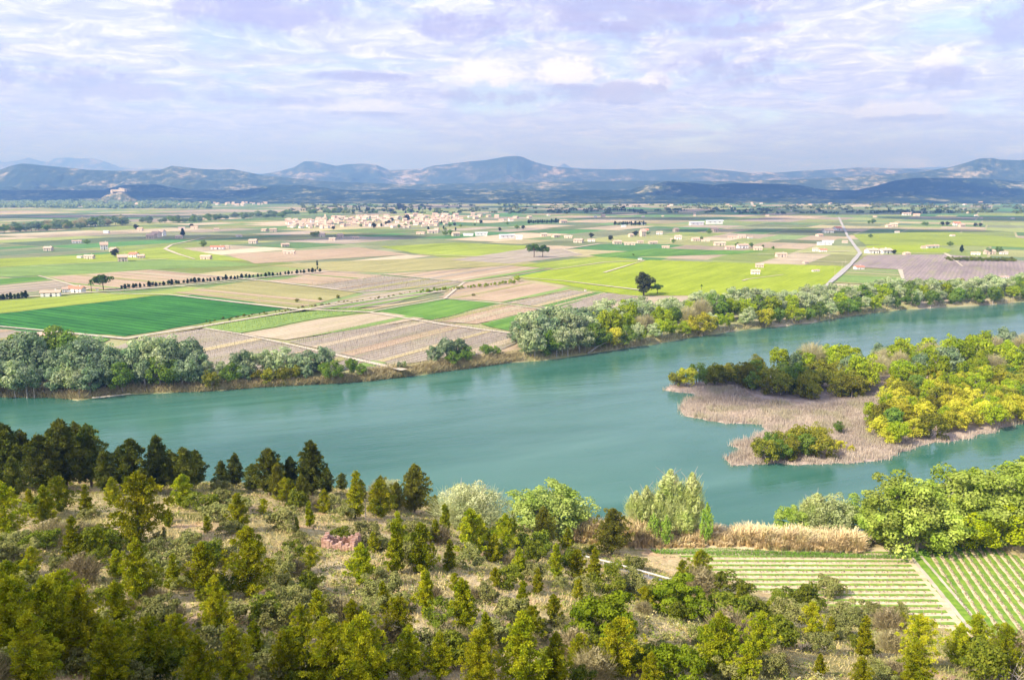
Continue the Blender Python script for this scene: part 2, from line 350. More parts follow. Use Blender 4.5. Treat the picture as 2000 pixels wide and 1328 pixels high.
# ------------------------------------------------------------------ hillside height
CPT = [(-300,1400,62),(0,1328,54),(250,1328,52),(500,1328,50),(1000,1328,46),(1500,1328,38),(1750,1328,31),(2000,1328,24),(2300,1330,14),
 (-300,1200,52),(0,1200,49),(500,1200,45),(1000,1200,38),(1300,1200,28),(1500,1200,21),(1750,1230,11),(-300,1100,46),(0,1100,44),(500,1100,40),(800,1100,34),(1000,1100,26),(1200,1130,13),(1350,1150,9),
 (-300,1000,38),(0,1000,37),(500,1000,32),(700,1000,26),(900,1010,14),(-300,950,30),(0,950,30),(300,950,27),(500,950,24),(700,960,17),
 (1130,1060,4),(1280,1080,4),(1450,1150,4),(1600,1185,4),(1900,1245,4),(2000,1262,4),(2300,1250,4),(-300,905,2),(0,925,2),(400,950,2),(700,985,2),(900,1005,2),
 (1600,1100,4),(2000,1100,4),(1900,1060,4),(2400,1100,4),(1300,1060,4)]
CW = [tuple(at(*c)) for c in CPT] + [(0,0,88.2),(-15,0,89),(15,0,87),(0,14,74),(-20,15,76),(20,15,72),(0,32,61),(-30,35,65),(35,35,55),(0,-40,92),(-60,-10,94),(60,0,78),(-60,-60,98),(60,-60,90),
 (-140,20,85),(-150,80,62),(-210,150,36),(-300,100,50),(-320,0,70),(150,0,60),(150,60,30),(250,60,12),(250,0,32),(-300,-100,90),(250,-100,60),(0,-110,95)]
CWa = np.array(CW, float)
def tpsk(a, b):
    d2 = ((a[:, None, :2] - b[None, :, :2]) ** 2).sum(-1); return 0.5 * d2 * np.log(d2 + 1e-6)
K = tpsk(CWa, CWa) + np.eye(len(CWa)) * 60.0; Pm = np.c_[np.ones(len(CWa)), CWa[:, :2]]
A = np.block([[K, Pm], [Pm.T, np.zeros((3, 3))]]); SOL = np.linalg.solve(A, np.r_[CWa[:, 2], 0, 0, 0])
def vnoise(x, y, s, seed=0):
    x = np.asarray(x) / s + seed * 17.3; y = np.asarray(y) / s + seed * 5.7; xi = np.floor(x); yi = np.floor(y); fx = x - xi; fy = y - yi
    fx = fx * fx * (3 - 2 * fx); fy = fy * fy * (3 - 2 * fy)
    h = lambda a, b: np.modf(np.abs(np.sin(a * 127.1 + b * 311.7 + seed) * 43758.5453))[0]
    return (h(xi, yi) * (1 - fx) + h(xi + 1, yi) * fx) * (1 - fy) + (h(xi, yi + 1) * (1 - fx) + h(xi + 1, yi + 1) * fx) * fy
def fbm(x, y, s, o=5, seed=0): return sum(vnoise(x, y, s / 2 ** i, seed + i) * .5 ** i for i in range(o)) / sum(.5 ** i for i in range(o))
SHADE_SPUR = (-70, 15, 22, 12)   # unseen spur beside the lookout, added as a shade caster
def hz(x, y):
    x = np.atleast_1d(np.asarray(x, float)); y = np.atleast_1d(np.asarray(y, float))
    P = np.stack([x, y], 1); z = np.empty(len(x))
    for i in range(0, len(x), 20000):
        q = P[i:i + 20000]; z[i:i + 20000] = tpsk(q, CWa) @ SOL[:len(CWa)] + np.c_[np.ones(len(q)), q] @ SOL[len(CWa):]
    r = fbm(x, y, 14, 4) - .5
    z = np.where(z > 4.6, z + r * np.clip((z - 4.6) * .4, 0, 2.6), z)
    z = z + SHADE_SPUR[3] * np.exp(-(((x - SHADE_SPUR[0]) / SHADE_SPUR[2]) ** 2 + ((y - SHADE_SPUR[1]) / (SHADE_SPUR[2] * .8)) ** 2)) * (0.75 + .5 * fbm(x, y, 12, 4, 3))
    z = np.maximum(z, 4.0); d = nshore(x) - y
    return np.minimum(z, 0.55 * d - 0.6 + 1.2 * (vnoise(x, y, 9, 5) - .5))
def hit(u, v):
    d = ray(u, v); t = np.arange(40, 330, .5); P = d[None] * t[:, None]; P[:, 2] += CAMZ
    h = np.maximum(hz(P[:, 0], P[:, 1]), 0); b = np.where(P[:, 2] <= h)[0]
    k = b[0] if len(b) else len(t) - 1; return np.array([P[k, 0], P[k, 1], h[k]])
GX = np.unique(np.r_[np.linspace(-700, -200, 40), np.linspace(-200, 240, 320), np.linspace(240, 700, 40)])
GY = np.unique(np.r_[np.linspace(-500, -20, 40), np.linspace(-20, 260, 220), np.linspace(260, 480, 40)])
gx, gy = np.meshgrid(GX, GY); gz = hz(gx.ravel(), gy.ravel()); gz = np.maximum(gz, -4)
nx, ny = len(GX), len(GY)
ii = (np.arange(ny - 1)[:, None] * nx + np.arange(nx - 1)[None]).ravel()
GQ = np.stack([ii, ii + 1, ii + nx + 1, ii + nx], 1)
def hill_mat():
    m, nt, out = base_mat('dry_hillside')
    p = nt.nodes.new('ShaderNodeBsdfPrincipled'); p.inputs['Roughness'].default_value = .95; p.inputs['Specular IOR Level'].default_value = .1
    co = obco(nt); a = noise(nt, co, .07, 6, .65); b = noise(nt, co, .9, 6, .7); c = noise(nt, co, .16, 4, .6)
    col = ramp(nt, a, [(.36, (.24, .23, .06)), (.48, (.46, .38, .16)), (.62, (.66, .52, .29))])
    col = mixc(nt, ramp(nt, c, [(.52, (0, 0, 0)), (.66, (1, 1, 1))]), col, (.64, .43, .24))
    col = mixc(nt, 1.0, col, ramp(nt, b, [(.3, (.6, .6, .6)), (.7, (1.15, 1.15, 1.15))]), 'MULTIPLY')
    nt.links.new(col, p.inputs['Base Color'])
    bp = nt.nodes.new('ShaderNodeBump'); bp.inputs['Distance'].default_value = .5; nt.links.new(b, bp.inputs['Height']); nt.links.new(bp.outputs[0], p.inputs['Normal'])
    nt.links.new(p.outputs[0], out.inputs[0]); return m
struct('hillside_ground', np.c_[gx.ravel(), gy.ravel(), gz], GQ, hill_mat(), True)
# ------------------------------------------------------------------ water
def water_mat():
    m, nt, out = base_mat('river_water')
    p = nt.nodes.new('ShaderNodeBsdfPrincipled'); p.inputs['IOR'].default_value = 1.33
    g = obco(nt, (1, 1, 1), -.35)
    st = nt.nodes.new('ShaderNodeMapping'); st.inputs['Scale'].default_value = (.3, 1.7, 1); nt.links.new(g, st.inputs[0])
    big = noise(nt, st.outputs[0], .012, 4, .6, 1.2)
    nt.links.new(ramp(nt, big, [(.3, (.02, .10, .065)), (.68, (.075, .18, .135))]), p.inputs['Base Color'])  # paler colour bands also stand in for sky reflection
    slick = ramp(nt, noise(nt, st.outputs[0], .022, 8, .68, 2.5), [(.36, (0, 0, 0)), (.62, (1, 1, 1))])
    nt.links.new(math_(nt, 'MULTIPLY_ADD', slick, .15, .03), p.inputs['Roughness'])
    rip = noise(nt, st.outputs[0], .55, 5, .65, .6); sw = noise(nt, st.outputs[0], .09, 3, .5, 1.5)
    h = math_(nt, 'ADD', math_(nt, 'MULTIPLY', math_(nt, 'MULTIPLY', rip, math_(nt, 'ADD', slick, .15)), .5), math_(nt, 'MULTIPLY', sw, .6))
    b = nt.nodes.new('ShaderNodeBump'); b.inputs['Distance'].default_value = .35; b.inputs['Strength'].default_value = .4
    nt.links.new(h, b.inputs['Height']); nt.links.new(b.outputs[0], p.inputs['Normal'])
    nt.links.new(p.outputs[0], out.inputs[0]); return m
struct('river_water', [(-3000,-600,0),(2600,-600,0),(2600,2200,0),(-3000,2200,0)], np.array([[0,1,2,3]]), water_mat())
# ------------------------------------------------------------------ far plain
soil = dict(pink=((.40,.29,.19),(.50,.37,.25)), grey=((.31,.26,.20),(.43,.36,.28)), pale=((.46,.37,.24),(.54,.44,.31)), plow=((.27,.215,.20),(.36,.29,.26)),
 wheat=((.07,.18,.03),(.17,.30,.05)), dark=((.010,.085,.02),(.07,.25,.04)), vine=((.22,.28,.035),(.36,.42,.06)), lime=((.25,.325,.015),(.36,.42,.035)),
 olive=((.30,.28,.10),(.42,.37,.17)), mown=((.17,.27,.06),(.28,.38,.11)), tan=((.46,.37,.20),(.56,.45,.26)))
FM = {}
def fmat(k, rot, strength=.35, sp=3.0):
    key = (k, rot, strength, sp)
    if key not in FM:
        c1, c2 = soil[k]; FM[key] = field_mat('field_' + k, c1, c2, rot, sp, strength)
    return FM[key]
plain_xs = np.unique(np.r_[np.linspace(-12000, -1500, 12), np.linspace(-1500, -320, 25), np.linspace(-320, 520, 220), np.linspace(520, 2500, 25), np.linspace(2500, 12000, 10)])
offs = [(-1, -2.5), (0.2, .15), (2.5, 1.2), (6, 2.9), (11, PZ), (40, PZ), (200, PZ), (900, PZ), (3000, PZ), (9000, PZ), (29000, PZ)]
V = []
for o, z in offs:
    for x in plain_xs:
        w = (vnoise(x, 0, 8, 2) - .5) * 4 if o < 8 else 0
        V.append((x * (1 + o / 9000), float(fshore(x)) + o + w, z))
n = len(plain_xs); ii = (np.arange(len(offs) - 1)[:, None] * n + np.arange(n - 1)[None]).ravel()
struct('plain_ground', V, np.stack([ii, ii + 1, ii + n + 1, ii + n], 1),
       surf_mat('plain_soil', [(.35, (.33, .27, .16)), (.5, (.30, .30, .12)), (.65, (.50, .40, .29))], .02, detail=8))
# patchwork of distant fields, split along the real field directions
ang = math.radians(59); ax = np.array([math.cos(ang), math.sin(ang)]); bx = np.array([math.sin(ang), -math.cos(ang)])
cells = []
def split(a0, a1, b0, b1, d):
    c = (a0 + a1) / 2 * ax + (b0 + b1) / 2 * bx; far = max(c[1], 300)
    lim = 95 + far * .035; la, lb = a1 - a0, b1 - b0
    if (la < lim * R.uniform(1.4, 2.6) and lb < lim * R.uniform(.8, 1.7)): cells.append((a0, a1, b0, b1)); return
    f = R.uniform(.35, .65)
    if la > lb * R.uniform(.9, 2.0): m = a0 + la * f; split(a0, m, b0, b1, d + 1); split(m, a1, b0, b1, d + 1)
    else: m = b0 + lb * f; split(a0, a1, b0, m, d + 1); split(a0, a1, m, b1, d + 1)
split(-3500, 13000, -9500, 7500, 0)
V = []; Q = []; Cc = []
pal_g = [(.16,.19,.08),(.20,.22,.11),(.22,.27,.06),(.15,.22,.06),(.26,.30,.09),(.11,.20,.06),(.20,.27,.09),(.08,.20,.05),(.27,.28,.10),(.12,.17,.08)]
pal_s = [(.42,.33,.22),(.35,.29,.22),(.46,.38,.26),(.32,.26,.18),(.38,.33,.17)]
for a0, a1, b0, b1 in cells:
    P = [a * ax + b * bx for a, b in ((a0 + 2, b0 + 2), (a1 - 2, b0 + 2), (a1 - 2, b1 - 2), (a0 + 2, b1 - 2))]
    if any(p[1] < fshore(p[0]) + 30 for p in P): continue
    c = sum(P) / 4
    if c[1] > 9500 or abs(c[0]) > c[1] * 1.1 + 700: continue
    gfrac = .78 if c[1] > 900 else .62
    col = np.array(R.choice(pal_g) if R.random() < gfrac else R.choice(pal_s)) * R.uniform(.85, 1.15)
    ns = max(1, int((b1 - b0) / (30 + c[1] * .012))); alt = np.array(R.choice(pal_g + pal_s))
    for q in range(ns):
        f0, f1 = q / ns, (q + 1) / ns; A0, A1, B0, B1 = P[0] + (P[3] - P[0]) * f0, P[0] + (P[3] - P[0]) * f1, P[1] + (P[2] - P[1]) * f0, P[1] + (P[2] - P[1]) * f1
        cc = (alt if R.random() < .16 else col) * R.uniform(.86, 1.14); b = len(V); V += [(p[0], p[1], PZ + .12) for p in (A0, B0, B1, A1)]; Q.append((b, b + 1, b + 2, b + 3)); Cc += [cc] * 4
struct('farmland_fields', V, np.array(Q), surf_mat('farmland', [(.3, (.78, .78, .74)), (.7, (1.15, 1.12, 1.1))], .03, detail=8, attr='Col'), cols=np.array(Cc))
# traced fields
def poly(name, pts, mat, z):
    P = []
    for (u0, v0), (u1, v1) in zip(pts, pts[1:] + pts[:1]):
        a, b = at(u0, v0, z), at(u1, v1, z); k = max(1, int(np.linalg.norm(b - a) / 12)); P += [a + (b - a) * i / k for i in range(k)]
    for p in P: p[:2] += [4 * (vnoise(p[0], p[1], 14, 3) - .5), 4 * (vnoise(p[0], p[1], 14, 8) - .5)]
    for p in P: p[1] = max(p[1], float(fshore(p[0])) + 12)
    return struct(name, P, np.array([list(range(len(P)))[::-1]]), mat)
FD = [('dark', [(-60,632),(-60,620),(0,613),(150,596),(300,578),(330,577),(562,602),(243,657),(110,646),(0,637)], -31, .5, 7),
 ('vine', [(-60,619),(-60,596),(0,588),(60,585),(225,573),(325,575),(300,577),(150,595),(0,612)], 59, .2, 3),
 ('olive', [(338,572),(500,547),(700,571),(590,600)], -31, .35, 4),
 ('pink', [(95,541),(290,527),(480,543),(235,566),(175,564)], -31, .2, 3),
 ('grey', [(-60,572),(-60,552),(0,553),(90,542),(168,565),(60,575),(0,578)], 59, .2, 3),
 ('wheat', [(-60,556),(-60,545),(0,545),(75,540),(98,548),(0,555)], 59, .3, 3),
 ('mown', [(-60,541),(-60,522),(0,523),(330,497),(510,518),(300,526),(100,538),(0,541)], -20, .6, 6),
 ('vine', [(-60,507),(0,505),(200,497),(330,480),(380,490),(500,510),(300,507),(0,521),(-60,523)], 59, .3, 5),
 ('pink', [(505,549),(560,545),(640,531),(745,537),(700,548),(620,556)], -31, .2, 3),
 ('grey', [(590,558),(745,538),(905,551),(850,560),(715,571)], 59, .35, 4),
 ('pink', [(745,535),(1000,519),(1078,525),(1000,537),(910,550)], 59, .2, 3),
 ('olive', [(520,519),(620,512),(960,500),(1060,515),(1000,518),(745,533),(650,529)], 59, .25, 4),
 ('pink', [(440,497),(700,483),(802,497),(620,507),(500,515)], 59, .25, 3),
 ('vine', [(810,495),(740,482),(890,474),(1030,480),(1010,498),(870,503)], 59, .3, 4),
 ('grey', [(880,508),(1020,487),(1100,486),(1138,498),(1000,515)], 59, .2, 3),
 ('vine', [(1000,519),(1170,500),(1260,508),(1080,535),(1080,524)], 59, .3, 4),
 ('lime', [(1005,541),(1085,526),(1270,508),(1650,520),(1665,532),(1560,575),(1230,578)], 59, .3, 4),
 ('wheat', [(1150,498),(1290,485),(1400,489),(1500,490),(1430,497),(1180,503)], 59, .2, 3),
 ('mown', [(1650,526),(1757,527),(1766,556),(1630,553)], -31, .6, 5),
 ('plow', [(1693,498),(1845,497),(2060,514),(2060,560),(1768,557),(1758,526),(1662,521)], 59, .3, 4),
 ('lime', [(1700,494),(1690,480),(1800,476),(1860,488),(1845,495)], -31, .4, 4),
 ('vine', [(1690,478),(1665,458),(1840,452),(2050,470),(2050,485),(1900,480)], -31, .5, 6),
 ('pink', [(855,581),(905,553),(1000,545),(1120,566),(985,590)], 59, .2, 3),
 ('grey', [(715,573),(850,562),(900,555),(850,572),(725,603),(600,604)], 59, .3, 3),
 ('wheat', [(728,608),(868,584),(973,592),(845,625)], 59, .12, 3),
 ('pink', [(845,627),(985,593),(1058,603),(932,633)], 59, .3, 3),
 ('wheat', [(940,633),(1060,605),(1135,607),(1060,650),(1010,650)], 59, .12, 3),
 ('grey', [(1065,602),(1130,604),(1250,578),(1120,567),(990,591)], 59, .4, 3),
 ('wheat', [(1050,598),(1160,570),(1185,571),(1090,601)], 59, .1, 3),
 ('tan', [(575,606),(722,606),(860,580),(700,604),(600,604),(260,660),(300,658)], 59, .3, 3),
 ('mown', [(390,640),(560,612),(680,602),(740,606),(620,622),(470,650)], 59, .4, 5),
 ('pale', [(475,651),(625,623),(745,610),(830,622),(560,664)], 59, .3, 4),
 ('grey', [(565,667),(700,640),(840,626),(1003,651),(1012,668),(960,690),(850,700),(772,714),(640,685)], 59, .5, 4),
 ('grey', [(262,663),(398,641),(470,653),(640,690),(770,718),(720,742),(520,735),(300,700),(190,690)], 59, .45, 4),
 ('wheat', [(120,668),(160,655),(215,662),(160,685),(100,690)], 59, .3, 3),
 ('pink', [(775,717),(860,703),(960,692),(1010,670),(1060,660),(1010,700),(900,715),(780,732),(725,742)], 59, .3, 3),
 ('grey', [(-60,660),(-60,642),(0,642),(75,650),(60,670),(0,680)], 59, .3, 3)]
def clip(P, nrm, c):
    out = []
    for a, b in zip(P, P[1:] + P[:1]):
        da, db = float(a[:2] @ nrm) - c, float(b[:2] @ nrm) - c
        if da >= 0: out.append(a)
        if (da >= 0) != (db >= 0): out.append(a + (b - a) * da / (da - db))
    return out
rq = random.Random(41); sub = 0
for i, (k, pts, rot, st, sp) in enumerate(FD):
    if k in ('grey', 'pink', 'tan', 'pale', 'olive', 'mown') and min(v for u, v in pts) > 515:
        a_ = math.radians(rot if abs(rot) > 25 else 59); nrm = np.array([-math.sin(a_), math.cos(a_)]); P = [at(u, v, PZ + .45) for u, v in pts]
        for p in P: p[1] = max(p[1], float(fshore(p[0])) + 14)
        ds = [float(p[:2] @ nrm) for p in P]; c = min(ds) + rq.uniform(4, 14)
        while c < max(ds) - 6:
            w_ = rq.uniform(2, 11); Q_ = clip(clip(P, nrm, c), -nrm, -(c + w_))
            if len(Q_) >= 3 and rq.random() < .75:
                kk = rq.choice(['tan', 'olive', 'pale', 'pink', 'grey', 'mown', 'olive']); Q_ = [q + np.array([0, 0, .002 * sub]) for q in Q_]; sub += 1
                if kk != k: struct('crop_strip', Q_, np.array([list(range(len(Q_)))]), fmat(kk, rot, .3, 3))
            c += w_ + rq.uniform(5, 22)
for i, (k, pts, rot, st, sp) in enumerate(FD): poly('crop_field', pts, fmat(k, rot, st, sp), PZ + .25 + .006 * i)
track_m = surf_mat('pale_track', [(.3, (.40, .34, .24)), (.7, (.60, .52, .40))], .3)
asphalt = surf_mat('pale_road', [(.3, (.34, .32, .29)), (.7, (.45, .42, .38))], .3)
def strip(name, pts, w, mat, z):
    P = []
    for (u0, v0), (u1, v1) in zip(pts, pts[1:]):
        a, b = at(u0, v0, z), at(u1, v1, z); k = max(1, int(np.linalg.norm(b - a) / 25))
        P += [a + (b - a) * i / k for i in range(k)]
    P.append(at(*pts[-1], z)); V = []; P = np.array(P); w *= .72
    for i, p in enumerate(P):
        d = P[min(i + 1, len(P) - 1)] - P[max(i - 1, 0)]; d = d / np.linalg.norm(d); nn = np.array([-d[1], d[0], 0])
        ww = w * (1 + .7 * (vnoise(i * 1.0, 0., 2.0, 4) - .5)); V += [p + nn * ww / 2, p - nn * ww / 2]
    i = np.arange(len(P) - 1) * 2; return struct(name, V, np.stack([i, i + 1, i + 3, i + 2], 1), mat)
for k, (pts, w) in enumerate([([(215,573),(330,575),(575,603),(720,609),(870,634),(1010,652)], 4.5), ([(-60,631),(0,637),(110,647),(245,661),(400,636),(600,603),(745,583),(870,568)], 4.5),
  ([(400,641),(470,652),(560,671),(640,689),(790,722)], 5), ([(290,527),(400,537),(500,546),(600,558),(712,572)], 4), ([(500,547),(235,567),(180,570),(0,583),(-60,590)], 6),
  ([(235,567),(640,530)], 5), ([(640,529),(745,535),(840,544),(910,551)], 3.5), ([(75,538),(172,565)], 4), ([(722,609),(868,583),(905,552),(1000,542)], 3), ([(868,582),(975,592),(1060,604),(1135,608)], 4),
  ([(1005,541),(1100,548),(1250,566)], 5), ([(380,506),(345,495),(322,486),(335,478),(400,464)], 6), ([(745,496),(830,497),(990,503)], 5), ([(1075,527),(1180,512),(1260,508)], 4),
  ([(1130,496),(1100,487),(1170,476),(1280,476)], 7), ([(1260,508),(1180,532)], 4), ([(1690,494),(1845,494),(1870,510)], 6), ([(1768,557),(1758,526)], 5), ([(1880,520),(1850,496)], 4),
  ([(1500,507),(1655,512)], 6), ([(60,520),(200,512),(330,505)], 4), ([(500,470),(720,463),(900,468)], 6), ([(1480,497),(1660,490)], 6), ([(1530,536),(1460,545),(1450,548)], 4)]):
    strip('dirt_track', pts, w, track_m, PZ + .85 + .004 * k)
strip('valley_road', [(1604,566),(1640,535),(1662,515),(1680,494),(1668,478),(1655,460),(1648,445),(1638,424)], 7, asphalt, PZ + 1.1)
# ------------------------------------------------------------------ hills and mountains
def ridge(name, D, width, pts, mat, seed, amp=.62, front=None, base_v=None, az_ext=True):
    """a real range: crest height from the skyline profile at distance D, flanks of ridged noise"""
    us = np.concatenate([np.linspace(-1400, -120, 90)[:-1], np.linspace(-120, 2120, 1000), np.linspace(2120, 3400, 90)[1:]])
    pu = [p[0] for p in pts]; pv = [p[1] for p in pts]
    vs = np.interp(us, pu, pv); out = np.clip((np.maximum(pts[0][0] - us, us - pts[-1][0])) / 600, 0, 1)
    th = np.arctan((us - CX) / F / CP)
    rr = np.concatenate([np.linspace(-1, 0, 84)[:-1], np.linspace(0, 1, 26)])
    V = []
    for j, r in enumerate(rr):
        Dr = D + r * width
        x = Dr * np.tan(th); y = np.full_like(x, Dr)
        crest = np.array([max(0, (CY - F * math.tan(PITCH)) - v) for v in vs]) / F * D / math.cos(PITCH) ** 2 + CAMZ
        crest = crest * (1 - .3 * out) if az_ext else crest
        prof = (1 - abs(r)) ** (1.05 if r <= 0 else 1.1)
        g = 0; am = 1.0; tot = 0
        for q in range(5):
            sc_ = width * .26 / 2 ** q; g = g + am * np.abs(2 * vnoise(x + 900 * seed + 60 * q, y * .8 + 0 * x, sc_, seed + q) - 1); tot += am; am *= .55
        gul = np.clip(1 - g / tot * 1.0, 0, 1) ** 1.3
        edge = min(1, 3.2 * (1 - prof)) * (.35 + .65 * min(1, prof * 2.5))
        h = crest * prof * (1 - .95 * amp * 2 * edge * gul * .8) + (crest - 20) * .05 * edge * (fbm(x, y, width * .05, 3, seed + 4) - .5)
        if r < 0: h = np.minimum(h, crest * .99 * (Dr / D) + (1 - Dr / D) * CAMZ - 2)
        h = np.maximum(h, 0) if abs(r) < 1 else h * 0
        V.append(np.c_[x, y, h + (PZ - 1.5 if abs(r) < 1 else PZ - 6)])
    n = len(us); V = np.concatenate(V); ii = (np.arange(len(rr) - 1)[:, None] * n + np.arange(n - 1)[None]).ravel()
    return struct(name, V, np.stack([ii, ii + 1, ii + n + 1, ii + n], 1), mat, True)
def hmat(name, forest, scrub, rock, sc, cover=.5):
    m, nt, out = base_mat(name); d = nt.nodes.new('ShaderNodeBsdfDiffuse'); co = obco(nt)
    a = noise(nt, co, sc, 8, .62); b = noise(nt, co, sc * 6, 6, .7); geo = nt.nodes.new('ShaderNodeNewGeometry')
    f = math_(nt, 'ADD', math_(nt, 'MULTIPLY', a, .5), math_(nt, 'MULTIPLY', b, .5))
    col = ramp(nt, f, [(cover - .03, forest), (cover + .03, scrub), (cover + .09, rock)])  # dark forest tone on the hills doubles as the shadow of clouds
    nt.links.new(col, d.inputs[0]); nt.links.new(d.outputs[0], out.inputs[0]); return m
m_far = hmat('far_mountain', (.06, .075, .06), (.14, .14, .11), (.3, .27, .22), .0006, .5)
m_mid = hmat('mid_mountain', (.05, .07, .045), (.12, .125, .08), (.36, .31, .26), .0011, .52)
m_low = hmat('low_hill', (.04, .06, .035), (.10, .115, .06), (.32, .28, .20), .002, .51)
m_for = hmat('forest_shade_hill', (.02, .036, .025), (.085, .105, .05), (.32, .29, .19), .0035, .53)
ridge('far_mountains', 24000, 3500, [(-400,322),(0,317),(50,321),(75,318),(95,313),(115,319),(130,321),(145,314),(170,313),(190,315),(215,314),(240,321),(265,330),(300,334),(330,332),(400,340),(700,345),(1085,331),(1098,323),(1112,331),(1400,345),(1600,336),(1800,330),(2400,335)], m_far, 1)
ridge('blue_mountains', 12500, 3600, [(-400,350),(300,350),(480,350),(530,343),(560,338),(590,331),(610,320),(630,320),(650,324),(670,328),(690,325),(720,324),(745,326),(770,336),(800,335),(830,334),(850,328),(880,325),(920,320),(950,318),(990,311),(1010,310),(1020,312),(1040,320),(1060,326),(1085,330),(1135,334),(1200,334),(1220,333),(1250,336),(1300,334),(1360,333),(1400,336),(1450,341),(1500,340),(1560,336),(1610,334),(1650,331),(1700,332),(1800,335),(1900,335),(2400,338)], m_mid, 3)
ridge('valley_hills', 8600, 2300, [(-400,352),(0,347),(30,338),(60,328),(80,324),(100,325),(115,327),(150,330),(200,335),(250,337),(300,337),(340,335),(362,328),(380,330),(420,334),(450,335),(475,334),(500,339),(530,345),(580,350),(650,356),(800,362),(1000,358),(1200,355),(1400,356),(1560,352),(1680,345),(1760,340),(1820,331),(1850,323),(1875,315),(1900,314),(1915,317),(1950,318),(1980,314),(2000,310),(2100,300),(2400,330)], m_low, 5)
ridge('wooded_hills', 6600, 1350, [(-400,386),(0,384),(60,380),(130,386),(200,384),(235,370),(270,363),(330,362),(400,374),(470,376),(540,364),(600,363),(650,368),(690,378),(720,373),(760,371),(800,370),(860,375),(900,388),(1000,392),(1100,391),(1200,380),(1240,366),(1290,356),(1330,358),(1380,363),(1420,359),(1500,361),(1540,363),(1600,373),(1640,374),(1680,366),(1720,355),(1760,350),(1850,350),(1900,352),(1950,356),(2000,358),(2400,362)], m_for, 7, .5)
# ------------------------------------------------------------------ island
ISL = [(1303,762),(1360,770),(1330,797),(1345,813),(1400,824),(1487,829),(1500,842),(1470,860),(1435,868),(1450,884),(1416,899),(1432,909),(1540,904),(1600,907),(1720,899),(1760,884),(1800,868),(1900,854),(1950,838),(2000,824),(2200,780),(2400,700),(2250,660),(2000,683),(1850,697),(1700,708),(1550,722),(1420,738),(1310,755)]
IP = np.array([at(u, v, 0)[:2] for u, v in ISL])
def inpoly(P, x, y):
    c = np.zeros(np.shape(x), bool); j = len(P) - 1
    for i in range(len(P)):
        xi, yi = P[i]; xj, yj = P[j]
        c ^= ((yi > y) != (yj > y)) & (x < (xj - xi) * (y - yi) / (yj - yi + 1e-9) + xi); j = i
    return c
ctr = IP.mean(0); n = len(IP)
dense = []
for i in range(n):
    a, b = IP[i], IP[(i + 1) % n]; k = max(1, int(np.linalg.norm(b - a) / 3))
    for t in range(k): dense.append(a + (b - a) * t / k)
dense = np.array(dense); dense += (np.stack([vnoise(dense[:, 0], dense[:, 1], 4, 1), vnoise(dense[:, 0], dense[:, 1], 4, 6)], 1) - .5) * 3
import bmesh
def flat_island():
    m = len(dense); V = []; 
    nrm = np.roll(dense, -1, 0) - np.roll(dense, 1, 0); nrm = np.stack([-nrm[:, 1], nrm[:, 0]], 1); nrm /= np.linalg.norm(nrm, axis=1)[:, None] + 1e-9
    if inpoly(IP, *(dense[5] + nrm[5] * 1.5)): sgn = 1
    else: sgn = -1
    outr = dense - nrm * sgn * 1.2
    V = [(p[0], p[1], -1.2) for p in outr] + [(p[0], p[1], .3) for p in dense]
    i = np.arange(m); j = (i + 1) % m; Q = np.stack([i, j, j + m, i + m], 1)
    return V, [Q, np.array([[k + m for k in range(m)]])]
V, Q = flat_island()
struct('island_ground', V, Q, surf_mat('island_soil', [(.35, (.30, .22, .17)), (.65, (.46, .37, .30))], .2))
# reed bed
REED = [(1345,760),(1440,756),(1470,775),(1560,795),(1640,790),(1690,775),(1770,800),(1800,840),(1780,876),(1760,883),(1720,898),(1600,906),(1540,903),(1432,908),(1416,899),(1450,884),(1435,868),(1470,860),(1500,842),(1487,829),(1400,824),(1345,813),(1330,797),(1362,772)]
RP = np.array([at(u, v, 0)[:2] for u, v in REED])
def blades(X, Y, Z, h, w, lean=.2, asp=.3):
    n = len(X); a = rs.rand(n) * 6.28; t = np.stack([np.cos(a), np.sin(a), 0 * a], 1) * w
    P = np.stack([X, Y, Z], 1); G = np.stack([lean * rs.randn(n), lean * rs.randn(n), np.ones(n)], 1) * (h * (.6 + .7 * rs.rand(n)))[:, None]
    V = np.stack([P - t, P + t, P + G + t * asp, P + G - t * asp], 1); return V.reshape(-1, 3), np.arange(4 * n).reshape(n, 4)
lo, hi = RP.min(0), RP.max(0); X = lo[0] + rs.rand(90000) * (hi[0] - lo[0]); Y = lo[1] + rs.rand(90000) * (hi[1] - lo[1])
k = inpoly(RP, X, Y); X, Y = X[k], Y[k]
e_ = np.repeat(dense, 30, 0) + rs.randn(len(dense) * 30, 2) * .75; X = np.r_[X, e_[:, 0]]; Y = np.r_[Y, e_[:, 1]]
V, Q = blades(X, Y, np.full(len(X), -.05), 1.7 * (.35 + 1.25 * fbm(X, Y, 5, 3, 3)), .085, .16)
c = np.array([.45, .385, .31]) * (.75 + .5 * rs.rand(len(X), 1)) * (.8 + .4 * vnoise(X, Y, 10, 8))[:, None]; g_ = (np.clip((fbm(X, Y, 9, 3, 12) - .52) * 6, 0, 1) * .5)[:, None]; c = c * (1 - g_) + np.array([.33, .33, .17]) * g_
reed_m = surf_mat('reed_blades', [(.3, (1, 1, 1)), (.7, (1.1, 1.05, 1))], 1, attr='Col')
stuff('reed_bed', V, Q, reed_m, 'dense bed of pinkish tan dry reeds on the low tip of the island', 'reeds', np.repeat(c, 4, 0))
